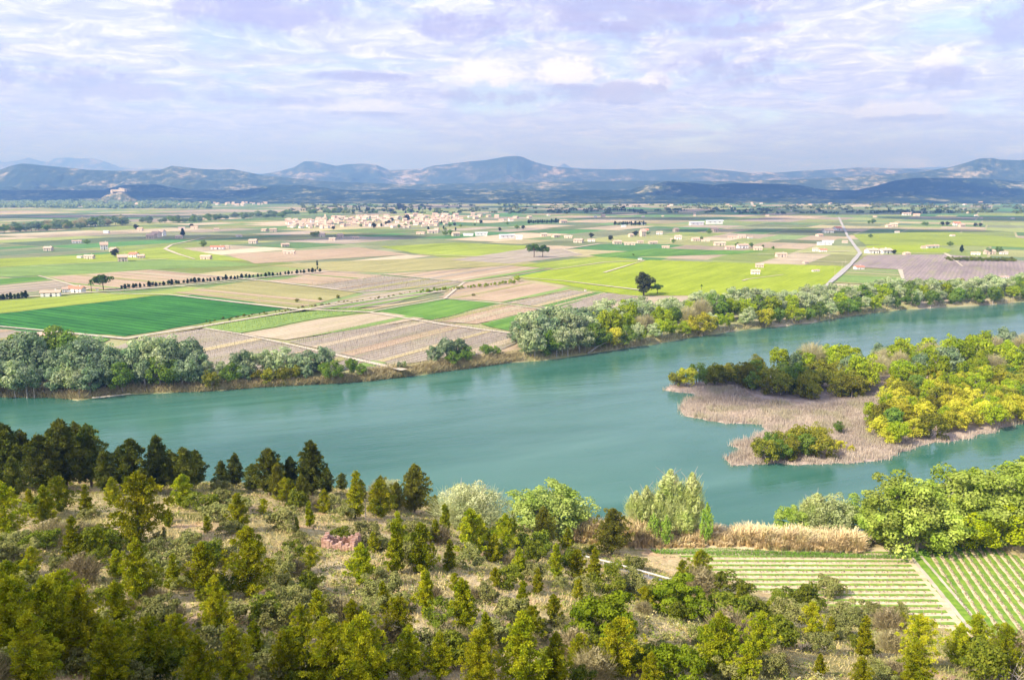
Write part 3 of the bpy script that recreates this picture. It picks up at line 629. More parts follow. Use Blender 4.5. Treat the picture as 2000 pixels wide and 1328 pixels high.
# island trees
def ring_place(keys, n, poly_uv, hr, minsep, zone, phr, cat, grp, z=.3, wide=1.0, seed=0, hit_fn=None):
    rr = random.Random(seed); P = np.array([at(u, v, z)[:2] for u, v in poly_uv]); lo, hi = P.min(0), P.max(0); got = []
    for _ in range(n * 60):
        if len(got) >= n: break
        x, y = rr.uniform(lo[0], hi[0]), rr.uniform(lo[1], hi[1])
        if not inpoly(P, np.float64(x), np.float64(y)): continue
        if any((x - a) ** 2 + (y - b) ** 2 < minsep ** 2 for a, b in got): continue
        got.append((x, y)); key = rr.choice(keys) if isinstance(keys, list) else keys
        o = plant(key, (x, y, z), rr.uniform(*hr), wide=wide * rr.uniform(.85, 1.2)); u, _v = pix(x, y, z)
        pend(o, u, phr[key] if isinstance(phr, dict) else phr, zone, cat, grp)
    return got
PH = {'silver': 'pale silvery leafed tree', 'silver_dark': 'dull grey-green poplar', 'green': 'mid-green bushy tree', 'lime': 'bright lime-green tree', 'yellow': 'rounded golden yellow willow', 'ochre': 'rounded brownish olive willow', 'bare': 'half-leafless tan twiggy tree', 'leafy': 'large fresh green leafy tree', 'pale': 'pale tree'}
G_I = 'trees and willows of the river island'
ring_place(['ochre', 'ochre', 'green', 'ochre'], 46, [(1325,757),(1440,752),(1500,780),(1660,785),(1700,765),(1690,730),(1600,722),(1450,738),(1340,752)], (8, 12), 4.6, 'on the shaded island tip behind the reeds', PH, 'willow', G_I, seed=1)  # darker willow kinds picked here to stand in for the shadow of clouds
ring_place(['lime', 'lime', 'bare', 'lime', 'silver_dark'], 75, [(1480,735),(1600,722),(1750,710),(1900,700),(2060,690),(2100,730),(1900,755),(1750,765),(1690,765),(1600,735)], (11, 17), 5.6, 'along the back of the island', PH, 'tree', G_I, seed=2)
ring_place(['yellow', 'yellow', 'ochre', 'lime', 'lime', 'green', 'yellow'], 95, [(1690,825),(1720,795),(1740,765),(1900,750),(2060,740),(2060,812),(1990,826),(1940,838),(1890,853),(1790,872),(1765,880),(1710,850)], (7.5, 11), 4.6, 'on the sunny near side of the island', PH, 'willow', G_I, seed=3)
ring_place(['ochre', 'green', 'ochre'], 12, [(1490,905),(1500,885),(1560,868),(1605,875),(1610,895),(1560,905)], (7, 9.5), 3.6, 'in the clump standing in the reeds', PH, 'willow', G_I, seed=4)
for i_, u_ in enumerate(range(1322, 1490, 19)):
    k_ = ['ochre', 'yellow', 'green', 'ochre'][i_ % 4]; o = plant(k_, at(u_, 754 - (u_ - 1322) * .05, .3), 7.5 + 1.5 * (i_ % 3), wide=1.1); pend(o, u_, PH[k_], 'in the front row of the left island tip', 'willow', G_I)
for u, v, h, k in ((1637,846,5, 'green'), (1640,880,4, 'yellow'), (1662,884,3, 'yellow'), (1740,868,7, 'yellow')):
    o = plant(k, at(u, v, .3), h); pend(o, u, {'green': 'small dull green', 'yellow': 'small yellow'}[k] + ' willow bush', 'alone in the reed bed', 'willow', G_I)
# ------------------------------------------------------------------ far bank belt
def belt(u0, u1, step, rows, mix, hr, zone, grp, seed, inland=(3, 26)):
    rr = random.Random(seed); x0 = at(u0, 0 + pix(0, 0, 0)[1] * 0 + 700, 0)[0]
    for row in range(rows):
        off = inland[0] + (inland[1] - inland[0]) * row / max(1, rows - 1)
        u = u0
        while u < u1:
            # point on the shoreline under column u
            xs = np.linspace(-400, 700, 1200); ys = fshore(xs) + off; uu = CX + F * xs / (ys * CP + (CAMZ - PZ) * SP)
            x = float(np.interp(u, uu, xs)) + rr.uniform(-2, 2); y = float(fshore(x)) + off + rr.uniform(-3, 3); sc = 1 if row else .75
            key = rr.choice(mix[min(row, len(mix) - 1)]); h = rr.uniform(*hr) * sc
            o = plant(key, (x, y, 2.2 if off > 5 else 1), h, wide=rr.uniform(.85, 1.15))
            pend(o, pix(x, y, PZ)[0], PH[key], zone[row] if isinstance(zone, list) else zone, 'tree', grp)
            u += step * rr.uniform(.75, 1.3)
GB = 'riverside trees of the far bank'
belt(-70, 175, 24, 3, [['silver_dark', 'silver'], ['silver_dark'], ['silver_dark', 'green']], (17, 24), ['at the left water edge', 'in the thick left wood', 'at the back of the left wood'], GB, 21, (2, 34))
belt(170, 385, 22, 3, [['silver_dark', 'green', 'silver_dark'], ['silver_dark', 'silver']], (16, 23), ['below the tall trunks of the left bank', 'among the tall trunks of the left bank', 'behind the tall trunks of the left bank'], GB, 22, (4, 18))
belt(385, 660, 21, 2, [['green', 'silver_dark', 'ochre'], ['silver', 'silver_dark']], (9, 15), ['low by the water under the bare field', 'behind the low bushes under the bare field'], GB, 23, (3, 11))
for i, (u, off, h, k, w) in enumerate([(688,4,9,'green',1), (705,3,6,'green',1.1), (850,9,10,'silver_dark',1.1), (873,11,13,'silver_dark',1.15), (898,10,13,'silver_dark',1.1), (912,5,9,'green',1.), (950,8,8,'green',1.1), (968,9,6,'green',1.1), (780,5,4.5,'silver_dark',1), (790,4,5,'silver',.8), (885,3,7,'green',1.2)]):
    xs = np.linspace(-400, 700, 1200); ys = fshore(xs) + off; uu = CX + F * xs / (ys * CP + (CAMZ - PZ) * SP); x = float(np.interp(u, uu, xs))
    o = plant(k, (x, float(fshore(x)) + off, 2.5), h, wide=w); pend(o, u, PH[k], 'by the bare middle bank', 'tree', GB)
belt(1022, 1160, 14, 4, [['silver', 'green', 'silver'], ['silver', 'silver_dark'], ['silver', 'silver_dark'], ['silver']], (15, 22), ['at the water edge by the fallen tree', 'in front of the silvery grove', 'inside the silvery grove', 'at the back of the silvery grove'], GB, 24, (3, 50))
belt(1160, 1500, 19, 4, [['lime', 'yellow', 'green', 'lime', 'silver'], ['lime', 'lime', 'bare', 'green'], ['lime', 'silver', 'silver'], ['silver', 'silver']], (13, 20), ['at the water edge of the lime-green grove', 'in front of the lime-green grove', 'inside the lime-green grove', 'behind the lime-green grove'], GB, 25, (3, 58))
belt(1500, 2060, 20, 4, [['green', 'lime', 'silver', 'silver', 'green'], ['silver', 'green', 'silver', 'lime'], ['silver', 'silver', 'green'], ['silver']], (13, 19), ['at the water edge below the ploughed field', 'in front of the right-hand belt', 'inside the right-hand belt', 'behind the right-hand belt'], GB, 26, (3, 42))
# dry cane and brambles on banks
def cane_patch(name, P, n, h, w, label, zfun, col=(.5, .38, .24), lean=.35, cat='reeds', vs=.3):
    P = np.array(P); lo, hi = P.min(0), P.max(0); X = lo[0] + rs.rand(n * 6) * (hi[0] - lo[0]); Y = lo[1] + rs.rand(n * 6) * (hi[1] - lo[1])
    k = inpoly(P, X, Y); X, Y = X[k][:n], Y[k][:n]; Z = zfun(X, Y)
    V, Q = blades(X, Y, Z, h * (.45 + 1.0 * fbm(X, Y, 7, 3, 4)), w, lean)
    c = np.array(col) * (1 - vs + 2 * vs * rs.rand(len(X), 1)) * (.8 + .4 * vnoise(X, Y, 5, 8))[:, None]
    stuff(name, V, Q, reed_m, label, cat, np.repeat(c, 4, 0))
def bank_strip(u0, u1, o0, o1):
    xs = np.linspace(-400, 700, 1200); ys = fshore(xs) + o0; uu = CX + F * xs / (ys * CP + CAMZ * SP); a, b = np.interp([u0, u1], uu, xs); X = np.linspace(a, b, 30)
    return [(x, float(fshore(x)) + o0) for x in X] + [(x, float(fshore(x)) + o1) for x in X[::-1]]
bz = lambda X, Y: np.interp(Y - fshore(X), [0, 2.5, 6, 11], [.1, 1.2, 2.9, PZ]) - .2
for nm, u0, u1, o1, h, n, lab in (('dry_canes', -60, 420, 5, 2.2, 6000, 'tangled brown dry canes hanging over the left far bank'), ('dry_brambles', 705, 1015, 7, 2.8, 9000, 'brown dry cane thicket along the bare middle of the far bank'), ('bank_brambles', 1015, 1500, 4, 2.4, 8000, 'low brown brambles under the lime-green grove'), ('bank_scrub', 1500, 2060, 4, 2.2, 8000, 'low tan scrub at the water edge on the right far bank'), ('shore_scrub', 420, 705, 4, 2.2, 6000, 'low dark scrub at the water edge under the grey bushes')):
    cane_patch(nm, bank_strip(u0, u1, 0, o1), n, h, .16, lab, bz, (.42, .36, .19), .6)
# fallen pale tree
m = MB(); a = at(1148, 690, .8); b = at(1185, 668, 5.5); m.tube([a, (a + b) / 2 + (0, 0, .6), b], [.35, .28, .15], 7)
o = link('fallen_tree', m.mesh('fallen_trunk', bark_grey), label='pale fallen trunk leaning out of the far bank over the river', category='fallen tree')
m = MB(); m.tube([at(180,777,.6), at(215,774,1.2), at(256,769,1.3)], [.35, .3, .12], 7); m.tube([at(205,775,1), at(215,771,2.4)], [.15, .05], 5)
link('driftwood', m.mesh('driftwood', bark_grey), label='long pale driftwood log lying along the left far shore', category='driftwood')
# ------------------------------------------------------------------ near bank, right: canes, trees
flat = lambda X, Y: hz(X, Y) - .1
cane_poly = [at(u, v, 4)[:2] for u, v in ((1110,1060),(1270,1072),(1420,1068),(1560,1078),(1690,1082),(1700,1060),(1560,1045),(1450,1035),(1390,1020),(1280,1030),(1120,1035))]
def cane_clumps(name, P, nc, nb, h, label, col):
    P = np.array(P); lo, hi = P.min(0), P.max(0); X = lo[0] + rs.rand(nc * 6) * (hi[0] - lo[0]); Y = lo[1] + rs.rand(nc * 6) * (hi[1] - lo[1]); k = inpoly(P, X, Y); X, Y = X[k][:nc], Y[k][:nc]
    A_ = P; B_ = np.roll(P, -1, 0); dd = np.min([np.linalg.norm(np.stack([X, Y], 1) - (a + np.clip(((np.stack([X, Y], 1) - a) @ (b - a)) / ((b - a) @ (b - a)), 0, 1)[:, None] * (b - a)), axis=1) for a, b in zip(A_, B_)], 0)
    H = h * (.45 + 1.1 * fbm(X, Y, 7, 3, 4)) * (.6 + .6 * rs.rand(len(X))) * np.clip(.3 + dd / 4, 0, 1); i = np.repeat(np.arange(len(X)), nb); n = len(i); a = rs.rand(n) * 6.283; f = rs.rand(n) ** .6
    D = np.stack([np.cos(a) * f, np.sin(a) * f, 0 * a], 1); B = np.stack([X[i], Y[i], hz(X, Y)[i]], 1) + D * .45; hh = (H[i] * (.55 + .6 * rs.rand(n)))[:, None]; U = np.array([0, 0, 1.])
    M = B + D * hh * .22 + U * hh * .62; T = B + D * hh * .62 + U * hh * (.98 - .2 * f[:, None]); S_ = np.cross(D + .01, U); S_ /= np.linalg.norm(S_, axis=1)[:, None]; w = .055
    V = np.stack([B - S_ * w, B + S_ * w, M + S_ * w * 1.3, M - S_ * w * 1.3, T + S_ * w * .6, T - S_ * w * .6], 1).reshape(-1, 3); b = np.arange(n)[:, None] * 6; Q = np.concatenate([b + np.array([[0, 1, 2, 3]]), b + np.array([[3, 2, 4, 5]])])
    c = np.array(col) * (.75 + .5 * rs.rand(len(X), 1)) * np.array([1, 1, 1]) ; g = (rs.rand(len(X), 1) < .18) * .45; c = c * (1 - g) + np.array([.30, .36, .10]) * g; c = c[i] * (.8 + .4 * rs.rand(n, 1))
    stuff(name, V, Q, reed_m, label, 'reeds', np.repeat(c, 6, 0))
cane_clumps('tall_canes', cane_poly, 1500, 46, 3.9, 'tall sandy dry canes along the near bank above the vineyard', (.74, .60, .34))
cane_patch('green_verge', [at(u, v, 4)[:2] for u, v in ((1270,1074),(1420,1070),(1560,1080),(1720,1084),(1785,1075),(2060,1040),(2060,1052),(1800,1086),(1770,1092),(1560,1088),(1280,1082))], 14000, .5, .08, 'strip of green grass between the canes and the vineyard', flat, (.14, .27, .03), .4, 'grass')
GN = 'trees of the near bank beside the vineyard'
NB = [(1690,1052,88,'leafy',1.25),(1745,1072,150,'leafy',1.05),(1790,1078,140,'leafy',1.1),(1830,1065,120,'leafy',1.0),(1870,1058,145,'leafy',1.05),(1915,1052,130,'leafy',1.05),(1960,1048,135,'leafy',1.1),(2010,1040,130,'leafy',1.1),(2060,1035,140,'leafy',1.1),(1880,1072,95,'lime2',1.2),(1940,1066,90,'lime2',1.2),(1990,1050,85,'lime2',1.1),(1545,1048,58,'leafy',1.1),(1575,1045,70,'poplar',1.),(1590,1050,82,'poplar',.9),(1610,1052,80,'pale2',1.),(1640,1052,72,'pale2',1.1),(1720,1062,70,'leafy',1.2),
 (1240,1040,80,'poplar',.85),(1260,1045,95,'poplar',.8),(1283,1048,88,'poplar',.8),(1305,1045,124,'poplar',.85),(1347,1048,122,'poplar',.75),(1378,1062,78,'green2',.55),(1330,1052,70,'poplar',1.2),(1275,1062,60,'green2',.6),(1300,1068,60,'green2',.6),
 (900,1030,85,'silverp',1.15),(935,1040,95,'silverp',1.2),(1040,1040,85,'leafy2',1.25),(1085,1045,100,'leafy2',1.25),(1110,1035,60,'leafy2',1.2),(745,985,50,'bare',1.),(760,990,55,'silverp',.9)]
spec('lime2', 'lime_tree', [crown_round(80, .46, 110, .024, .0, 1., rad=.1, hollow=.4)], leaf_mat('leaves_bright_lime', (0.34, 0.44, 0.01), (0.50, 0.55, 0.02), 4, .1), trunk_mb(.018, .7, 9, .3, .2, True), bark_grey)  # lime2 has a brighter yellow-green leaf colour
spec('green2', 'green_tree', [joinm(crown_feather(46, .3, .022, 90), crown_round(20, .3, 50, .025, .1, .9))], leaf_mat('leaves_spring', (0.24, 0.40, 0.04), (0.42, 0.55, 0.10), 4, .1), trunk_mb(.014, .85, 10, .3, .15, True), bark_grey)
spec('pale2', 'pale_willow', [crown_round(60, .42, 90, .022, .0, 1., rad=.1, hollow=.3)], leaf_mat('leaves_pale_willow', (0.34, 0.42, 0.14), (0.52, 0.56, 0.26), 4, .1), trunk_mb(.018, .8, 12, .35, .15, True), bark_grey)
spec('silverp', 'pale_willow', [joinm(twigs(2200, .46, .0, .15, .0028, up=.8), crown_round(60, .44, 80, .02, .0, .97, rad=.1, hollow=.4))], leaf_mat('leaves_cream', (0.44, 0.50, 0.20), (0.70, 0.70, 0.40), 4, .1, .35), trunk_mb(.018, .8, 14, .4, .1, True), bark_grey)
spec('leafy2', 'green_tree', [crown_round(90, .46, 90, .024, .0, 1., rad=.1, hollow=.45)], leaf_mat('leaves_soft', (0.30, 0.42, 0.06), (0.54, 0.62, 0.18), 3, .1, .35), trunk_mb(.02, .75, 12, .35, .15, True), bark_grey)
PH.update(lime2='yellow-green glossy leafy tree', green2='slender spring-green tree', pale2='pale grey-green willow', silverp='cream coloured feathery willow', leafy2='broad soft green tree', poplar='pale feathery poplar with thin upswept twigs')
for u, v, h, k, w in NB:
    p = hit(u, v)
    if p[2] < .3: p = at(u, v, 1.0)
    o = plant(k, p, h * dist(p) / F * (.9 if u > 1680 else 1.04), wide=w * (1.35 if k == 'poplar' else 1.1))
    pend(o, u, PH[k], 'behind the diagonal vineyard' if u > 1650 else 'by the canes right of the poplars' if u > 1500 else 'on the bank beside the canes' if u > 1200 else 'at the river edge above the pines', 'tree', GN)
# ------------------------------------------------------------------ vineyards
vg = field_mat('vineyard_soil', (.58, .45, .27), (.74, .60, .38), 0, 2.3, .0, nsc=.1)
gm = surf_mat('grass_strip', [(.35, (.11, .22, .02)), (.65, (.24, .35, .04))], .8)
def gpoly(name, pts, mat, z): return struct(name, [(x, y, z) for x, y in pts], np.array([list(range(len(pts)))]), mat)
LB = [(34.5, 183), (98, 179.5), (91.5, 137), (72, 138), (40, 160)]
gpoly('vineyard_soil_ground', [(30, 184), (200, 180), (200, 118), (30, 150)], vg, 4.03)
def vine_row(p0, p1, label, grp, rng, zb=4.05):
    p0 = np.array(p0, float); p1 = np.array(p1, float); d = p1 - p0; ln = np.linalg.norm(d); d /= ln; n = int(ln / .9); V = []; Q = []
    s = np.arange(n) * .9 + .2 * rs.randn(n); P = p0 + d * s[:, None]; C = np.c_[P, np.full(n, zb + .35)]
    a, q = blob_cards(C, np.tile([.22, .22, .3], (n, 1)), 9, .16, jit=.8); m = MB()
    m.tube([(P[0, 0], P[0, 1], zb + .8), (P[-1, 0], P[-1, 1], zb + .8)], .012, 3)
    for k in range(0, n, 4): m.box(P[k, 0] - .03, P[k, 0] + .03, P[k, 1] - .03, P[k, 1] + .03, zb - .3, zb + 1.0)
    o = link('vine_row', None); o.location = (p0[0], p0[1], zb)
    a = a - np.array([p0[0], p0[1], zb]); me = mesh_np('vine_shoots', a, q, vine_leaf); link('vines', me, o)
    for i, v in enumerate(m.V): m.V[i] = (v[0] - p0[0], v[1] - p0[1], v[2] - zb)
    link('trellis', m.mesh('vine_trellis', bark_grey), o); o['label'] = label; o['category'] = 'vine row'; o['group'] = grp
vine_leaf = leaf_mat('vine_shoots', (.26, .20, .14), (.36, .30, .16), 4, .1)
def wavy(name, x0, y0, x1, y1, w, z, mat):
    n = 60; V = []; d = np.array([x1 - x0, y1 - y0]); d /= np.linalg.norm(d); nn = np.array([-d[1], d[0]])
    for i in range(n + 1):
        t = i / n; p = np.array([x0 + (x1 - x0) * t, y0 + (y1 - y0) * t]); a = w / 2 * (1 + .5 * (vnoise(p[0], p[1], 1.2, 3) - .5)); b = w / 2 * (1 + .5 * (vnoise(p[0], p[1], 1.2, 9) - .5))
        V += [(p + nn * a).tolist() + [z], (p - nn * b).tolist() + [z]]
    V = [(float(a), float(b), float(c)) for a, b, c in V]; i = np.arange(n) * 2; return struct(name, V, np.stack([i, i + 1, i + 3, i + 2], 1), mat)
def foot(x):  # hill foot in front of the vineyards
    ys = np.arange(115, 182, 1.0); h = hz(np.full(len(ys), x), ys); k = np.where(h > 4.3)[0]; k = k[ys[k] < 175]; return float(ys[k[-1]] + 1) if len(k) else 118.
y = 180.0; i = 0
while y > 142:
    xe = 95.5 - (182 - y) * .14; xs_ = np.arange(36, xe, 2.0); ok = [x for x in xs_ if foot(x) < y - .5]
    if ok and xe - ok[0] > 4:
        x0 = ok[0]; wavy('grass_verge', x0, y + .1, xe - 1, y - .1, 1.05, 4.06, gm)
        vine_row((x0, y - 1.15), (xe - 1.2, y - 1.3), '', 'vine rows of the horizontal vineyard', R); i += 1
    y -= 2.3
hr = [o for o in bpy.data.objects if o.name.startswith('vine_row')]
for j, o in enumerate(reversed(hr)): o['label'] = 'low bare vine row, %s up from the hillside in the horizontal vineyard' % ordw(j + 1)
x = 101.5; rows = []
while x < 180:
    yt = 182 + (x - 100) * .12; xb = lambda y_: x - .235 * (yt - y_)
    fy = max(118, foot(xb(140))); wavy('grass_verge', x - 1.0, yt, xb(fy - 1) - 1.0, fy - 1, 1.2, 4.06, gm)
    vine_row((xb(fy), fy), (x, yt - .5), 'low bare vine row running to the trees, %s from the path in the diagonal vineyard' % ordw(len(rows) + 1), 'vine rows of the diagonal vineyard', R); rows.append(x); x += 2.15
wavy('grass_verge', 97.8, 184, 90.5, 128, 4.2, 4.064, gm); wavy('path', 96.0, 183, 89.2, 128, .9, 4.075, track_m); wavy('path', 98.4, 182, 92.0, 128, .7, 4.078, track_m)
# ------------------------------------------------------------------ the road below the hill with its barrier
rp = [hit(u, v) for u, v in ((1060,1078),(1130,1095),(1190,1112),(1250,1128),(1320,1146),(1400,1160))]
rz_ = [max(6.2, p[2] + .4) for p in rp]; rp = [np.array([p[0], p[1], 9.0]) for p in rp]
def road3(name, pts, w, z0, mat, off=0.0):
    V = []
    for i, p in enumerate(pts):
        d = pts[min(i + 1, len(pts) - 1)] - pts[max(i - 1, 0)]; d = d / np.linalg.norm(d); nn = np.array([-d[1], d[0], 0])
        V += [p + nn * (off + w / 2), p + nn * (off - w / 2)]
    V = [(float(v[0]), float(v[1]), z0) for v in V]; n = len(V); V += [(a, b, z0 - 2.5) for a, b, c in V]; i = np.arange(len(pts) - 1) * 2
    Qs = np.concatenate([np.stack([i, i + 1, i + 3, i + 2], 1), np.stack([i, i + 2, i + 2 + n, i + n], 1), np.stack([i + 1, i + 1 + n, i + 3 + n, i + 3], 1)]); return struct(name, V, Qs, mat)
rp = [at(u, v, 8.5) for u, v in ((1040,1075),(1130,1098),(1190,1113),(1250,1130),(1320,1150),(1420,1175))]
road3('road', rp, 5.0, 8.5, asphalt)
m = MB(); pts = []
for i, p in enumerate(rp):
    d = rp[min(i + 1, len(rp) - 1)] - rp[max(i - 1, 0)]; d = d / np.linalg.norm(d); nn = np.array([-d[1], d[0], 0]); pts.append(p + nn * 2.2 + np.array([0, 0, .75]))
pm = MB(); metal = surf_mat('galvanised', [(.3, (.6, .58, .55)), (.7, (.75, .73, .70))], 3, rough=.6)
for a, b in zip(pts, pts[1:]):
    d = b - a; ln = np.linalg.norm(d); d /= ln; nn = np.array([-d[1], d[0], 0]) * .04
    m.add([a - nn - (0,0,.16), b - nn - (0,0,.16), b - nn + (0,0,.16), a - nn + (0,0,.16), a + nn - (0,0,.16), b + nn - (0,0,.16), b + nn + (0,0,.16), a + nn + (0,0,.16)], [(0,1,2,3),(7,6,5,4),(3,2,6,7),(0,4,5,1)])
    for t in np.arange(1, ln, 4): q = a + d * t; pm.box(q[0] - .07, q[0] + .07, q[1] - .14, q[1] - .02, q[2] - .9, q[2] + .05)
o = link('crash_barrier', None, label='pale metal crash barrier along the road below the slope', category='crash barrier'); link('rail', m.mesh('rail', metal), o); link('posts', pm.mesh('barrier_posts', metal), o)
# ------------------------------------------------------------------ foreground pines and bushes
GP = 'pines scattered over the near hillside'; GS = 'bushes of the near hillside'
def zone(u, v):
    b = 'near the water' if v < 1000 else 'on the open slope' if v < 1080 else 'level with the ruined wall' if v < 1150 else 'below the ruined wall' if v < 1230 else 'at the bottom edge'
    s = 'far left' if u < 330 else 'left of centre' if u < 660 else 'near the centre' if u < 1000 else 'right of centre' if u < 1400 else 'far right'
    return b + ' ' + s
PPH = {'pine': 'young light-green pine', 'pine_big': 'large bright pine', 'pine_dark': 'tall dark green pine', 'pine_olive': 'dense rounded olive-green pine', 'olive': 'grey-green bush', 'mastic': 'dark green bush', 'dense': 'dense round leafy green bush', 'dry': 'brownish dry bush'}
TR = []
D = [(-20,958,118),(15,955,120),(50,950,105),(85,965,112),(130,955,132),(180,950,120),(208,965,85),(262,965,110),(312,960,112),(362,962,92),(410,940,44),(462,952,72),(528,968,100),(610,968,116),(668,958,40),(155,945,118),(108,940,100),(30,975,80),(340,950,70),(0,985,70),(240,950,80)]
D += [(435,955,60),(385,950,75),(570,965,80),(495,960,60),(640,965,60)]
D = [(u, v, h * .9) for u, v, h in D]
TR += [(u, v, h, 'pine_dark', 1.0) for u, v, h in D]
TR += [(u, v, h, 'pine_olive', .8) for u, v, h in ((705,985,50),(745,1000,72),(775,1000,60),(850,1015,50),(590,985,60),(545,975,70))]
TR += [(810,1002,98,'pine_olive',1.0),(1195,1082,90,'pine_olive',1.15),(1060,1068,82,'pine_olive',.9),(1180,1275,105,'dense',1.25),(1325,1205,72,'dense',1.4),(1330,1345,80,'dense',1.2),(1400,1275,60,'dense',1.2),(662,1058,26,'mastic',1.6)]
TR += [(u, v, h, 'pine', 1.0) for u, v, h in [(275,1062,125),(95,1040,78),(222,985,48),(145,1098,75),(357,992,60),(466,1038,70),(560,985,50),(605,1030,48),(634,1002,45),(695,1012,88),(745,1012,72),(400,1170,100),(12,1052,92),(775,1118,98),(825,1118,95),(878,1115,58),(922,1088,92),(965,1098,55),(985,1078,72),(1085,1130,68),(1108,1080,50),(1160,1147,74),(1127,1132,58),(708,1142,78),
  (607,1115,48),(832,1202,88),(905,1228,95),(1018,1218,82),(1082,1222,60),(622,1228,72),(968,1150,40),(870,1045,60),(850,1060,45),(780,1060,60),(1365,1148,72),(1330,1150,55),(1585,1243,62),(1685,1283,72),(1015,1130,60),(1050,1160,50),(20,1180,72),(55,1165,60),(195,1090,50),(60,1010,45),(330,1030,30),(170,1010,55),(120,1000,60),(405,1040,30),(515,1005,30),(580,1040,30),
  (730,1080,40),(1000,1050,50),(940,1060,45),(1130,1170,40),(890,1160,40),(750,1200,60),(560,1150,35),(340,1150,60),(65,1120,45),(230,1130,50),(1260,1190,45),(1440,1190,35),(1500,1215,40),(1620,1255,45),(1760,1235,35),(1535,1265,50),(1040,1255,70),(950,1275,75),(1600,1320,40)]]
TR += [(u, v, h, 'pine_big', 1.0) for u, v, h in [(490,1165,128),(275,1178,112),(715,1345,140),(800,1330,100),(640,1335,120),(860,1325,90),(935,1345,110),(1020,1350,150),(1205,1325,115),(1400,1320,118),(1482,1292,92),(1455,1345,85),(1790,1300,90),(1785,1350,85),(1870,1300,70),(1900,1300,88),(1955,1320,85),(1085,1350,110),
  (100,1295,140),(170,1310,145),(35,1310,150),(235,1265,115),(300,1325,110),(425,1240,105),(350,1305,95),(460,1345,115),(560,1335,95),(500,1300,80),(-20,1240,110),(70,1350,130),(220,1350,120),(390,1350,100),(130,1240,110),(690,1270,95),(780,1265,95),(590,1270,85),(1130,1310,70),(1270,1345,70),(1680,1350,60)]]
ruin = hit(662, 1068)
for u, v, h, k, w in TR:
    p = hit(u, v)
    if p[2] < .5: continue
    if k == 'pine_dark': p[2] -= .3
    s = dist(p) / F
    o = plant(k, p, h * s * (1.04 if k != 'pine_olive' else 1.0), wide=w * (1.0 if k == 'pine_dark' else .95 if 'pine' in k else .95))
    pend(o, u, PPH[k], zone(u, v), 'pine' if 'pine' in k else 'bush', GP if 'pine' in k else GS)
# bushes: traced ones then scattered ones
BU = [(215,1010,0),(90,1070,34),(185,1085,40),(95,1045,28),(555,1035,62),(650,1000,38),(675,1015,40),(740,1075,42),(720,1060,50),(585,1062,30),(430,962,34),(350,1070,26),(445,1045,34),(305,1080,38),(320,1140,50),(480,1065,24),(770,1040,36),(1140,1155,36),(1045,1138,50),(1240,1115,42),(1225,1165,60),(1245,1170,45),(1620,1165,50),(1570,1205,40),(1640,1240,48),(1665,1225,50),(1530,1230,60),(1600,1275,50),(1560,1180,34),(1750,1215,38),(1700,1205,36),(1370,1260,50),(1300,1290,50),(1420,1240,40),(1490,1210,40),(550,1225,75),(300,1250,50),(460,1215,50),(790,1195,45),(770,1190,40),(520,1290,60),(430,1290,70),(1095,1150,30),(30,1070,40),(10,1090,40),(390,1130,45)]
for u, v, h in BU:
    if h:
        p = hit(u, v); o = plant('olive', p, h * dist(p) / F * .8, wide=1.1); pend(o, u, PPH['olive'], zone(u, v), 'bush', GS)
rr = random.Random(77); pos = []
for _ in range(2600):
    if len(pos) >= 200: break
    u = rr.uniform(-40, 2040); v = rr.uniform(960, 1350)
    lim = np.interp(u, [0, 600, 900, 1100, 1280, 1450, 1600, 1900, 2050], [985, 985, 1030, 1075, 1110, 1170, 1200, 1262, 1275])
    if v < lim or (560 < u < 740 and 1030 < v < 1085): continue
    if any(abs(u - a) < 22 and abs(v - b) < 12 for a, b in pos): continue
    if rr.random() < .3 and vnoise(u, v, 120, 2) < .45: continue
    p = hit(u, v)
    if p[2] < 4.8: continue
    pos.append((u, v)); k = rr.choice(['olive', 'olive', 'mastic', 'mastic', 'dry'] if u < 1400 else ['olive', 'olive', 'dry', 'mastic'])
    h = rr.uniform(16, 42) * (1 + (v - 1000) / 500) * dist(p) / F
    o = plant(k, p, h, wide=rr.uniform(.9, 1.3)); pend(o, u, ('small ' if h < 2 else 'large ') + PPH[k], zone(u, v), 'bush', GS)
# low scrub and dry grass on the slope
N = 20000; X = rs.uniform(-110, 130, N * 3); Y = rs.uniform(42, 235, N * 3); Z = hz(X, Y); k = (Z > 4.9) & (np.abs(X) < Y * .72 + 8); X, Y, Z = X[k][:N], Y[k][:N], Z[k][:N]
den = fbm(X, Y, 18, 3, 2); k = rs.rand(len(X)) < np.clip((den - .3) * 3.2, .2, 1); X, Y, Z = X[k], Y[k], Z[k]
q = .22 + .55 * rs.rand(len(X)) ** 2; V, Q = blob_cards(np.stack([X, Y, Z + q * .3], 1), np.stack([q * 1.2, q * 1.2, q * .8], 1), 20, .17, up=.6, jit=.8)
pal = np.array([(.24, .26, .08), (.22, .27, .04), (.38, .33, .13), (.48, .40, .16), (.26, .26, .10), (.15, .20, .02), (.34, .33, .19), (.34, .33, .07)]); c = pal[rs.randint(0, len(pal), len(X))] * (.8 + .4 * rs.rand(len(X), 1))
stuff('low_scrub', V, Q, reed_m, 'low grey and green heath scrub covering the near hillside', 'scrub', np.repeat(c, 80, 0))
N = 110000; X = rs.uniform(-110, 130, N * 3); Y = rs.uniform(42, 235, N * 3); Z = hz(X, Y); k = (Z > 4.9) & (np.abs(X) < Y * .72 + 8); X, Y, Z = X[k][:N], Y[k][:N], Z[k][:N]
V, Q = blades(X, Y, Z - .05, .5 * (.5 + fbm(X, Y, 6, 3, 1)), .045, .45); g = fbm(X, Y, 12, 3, 7)[:, None]
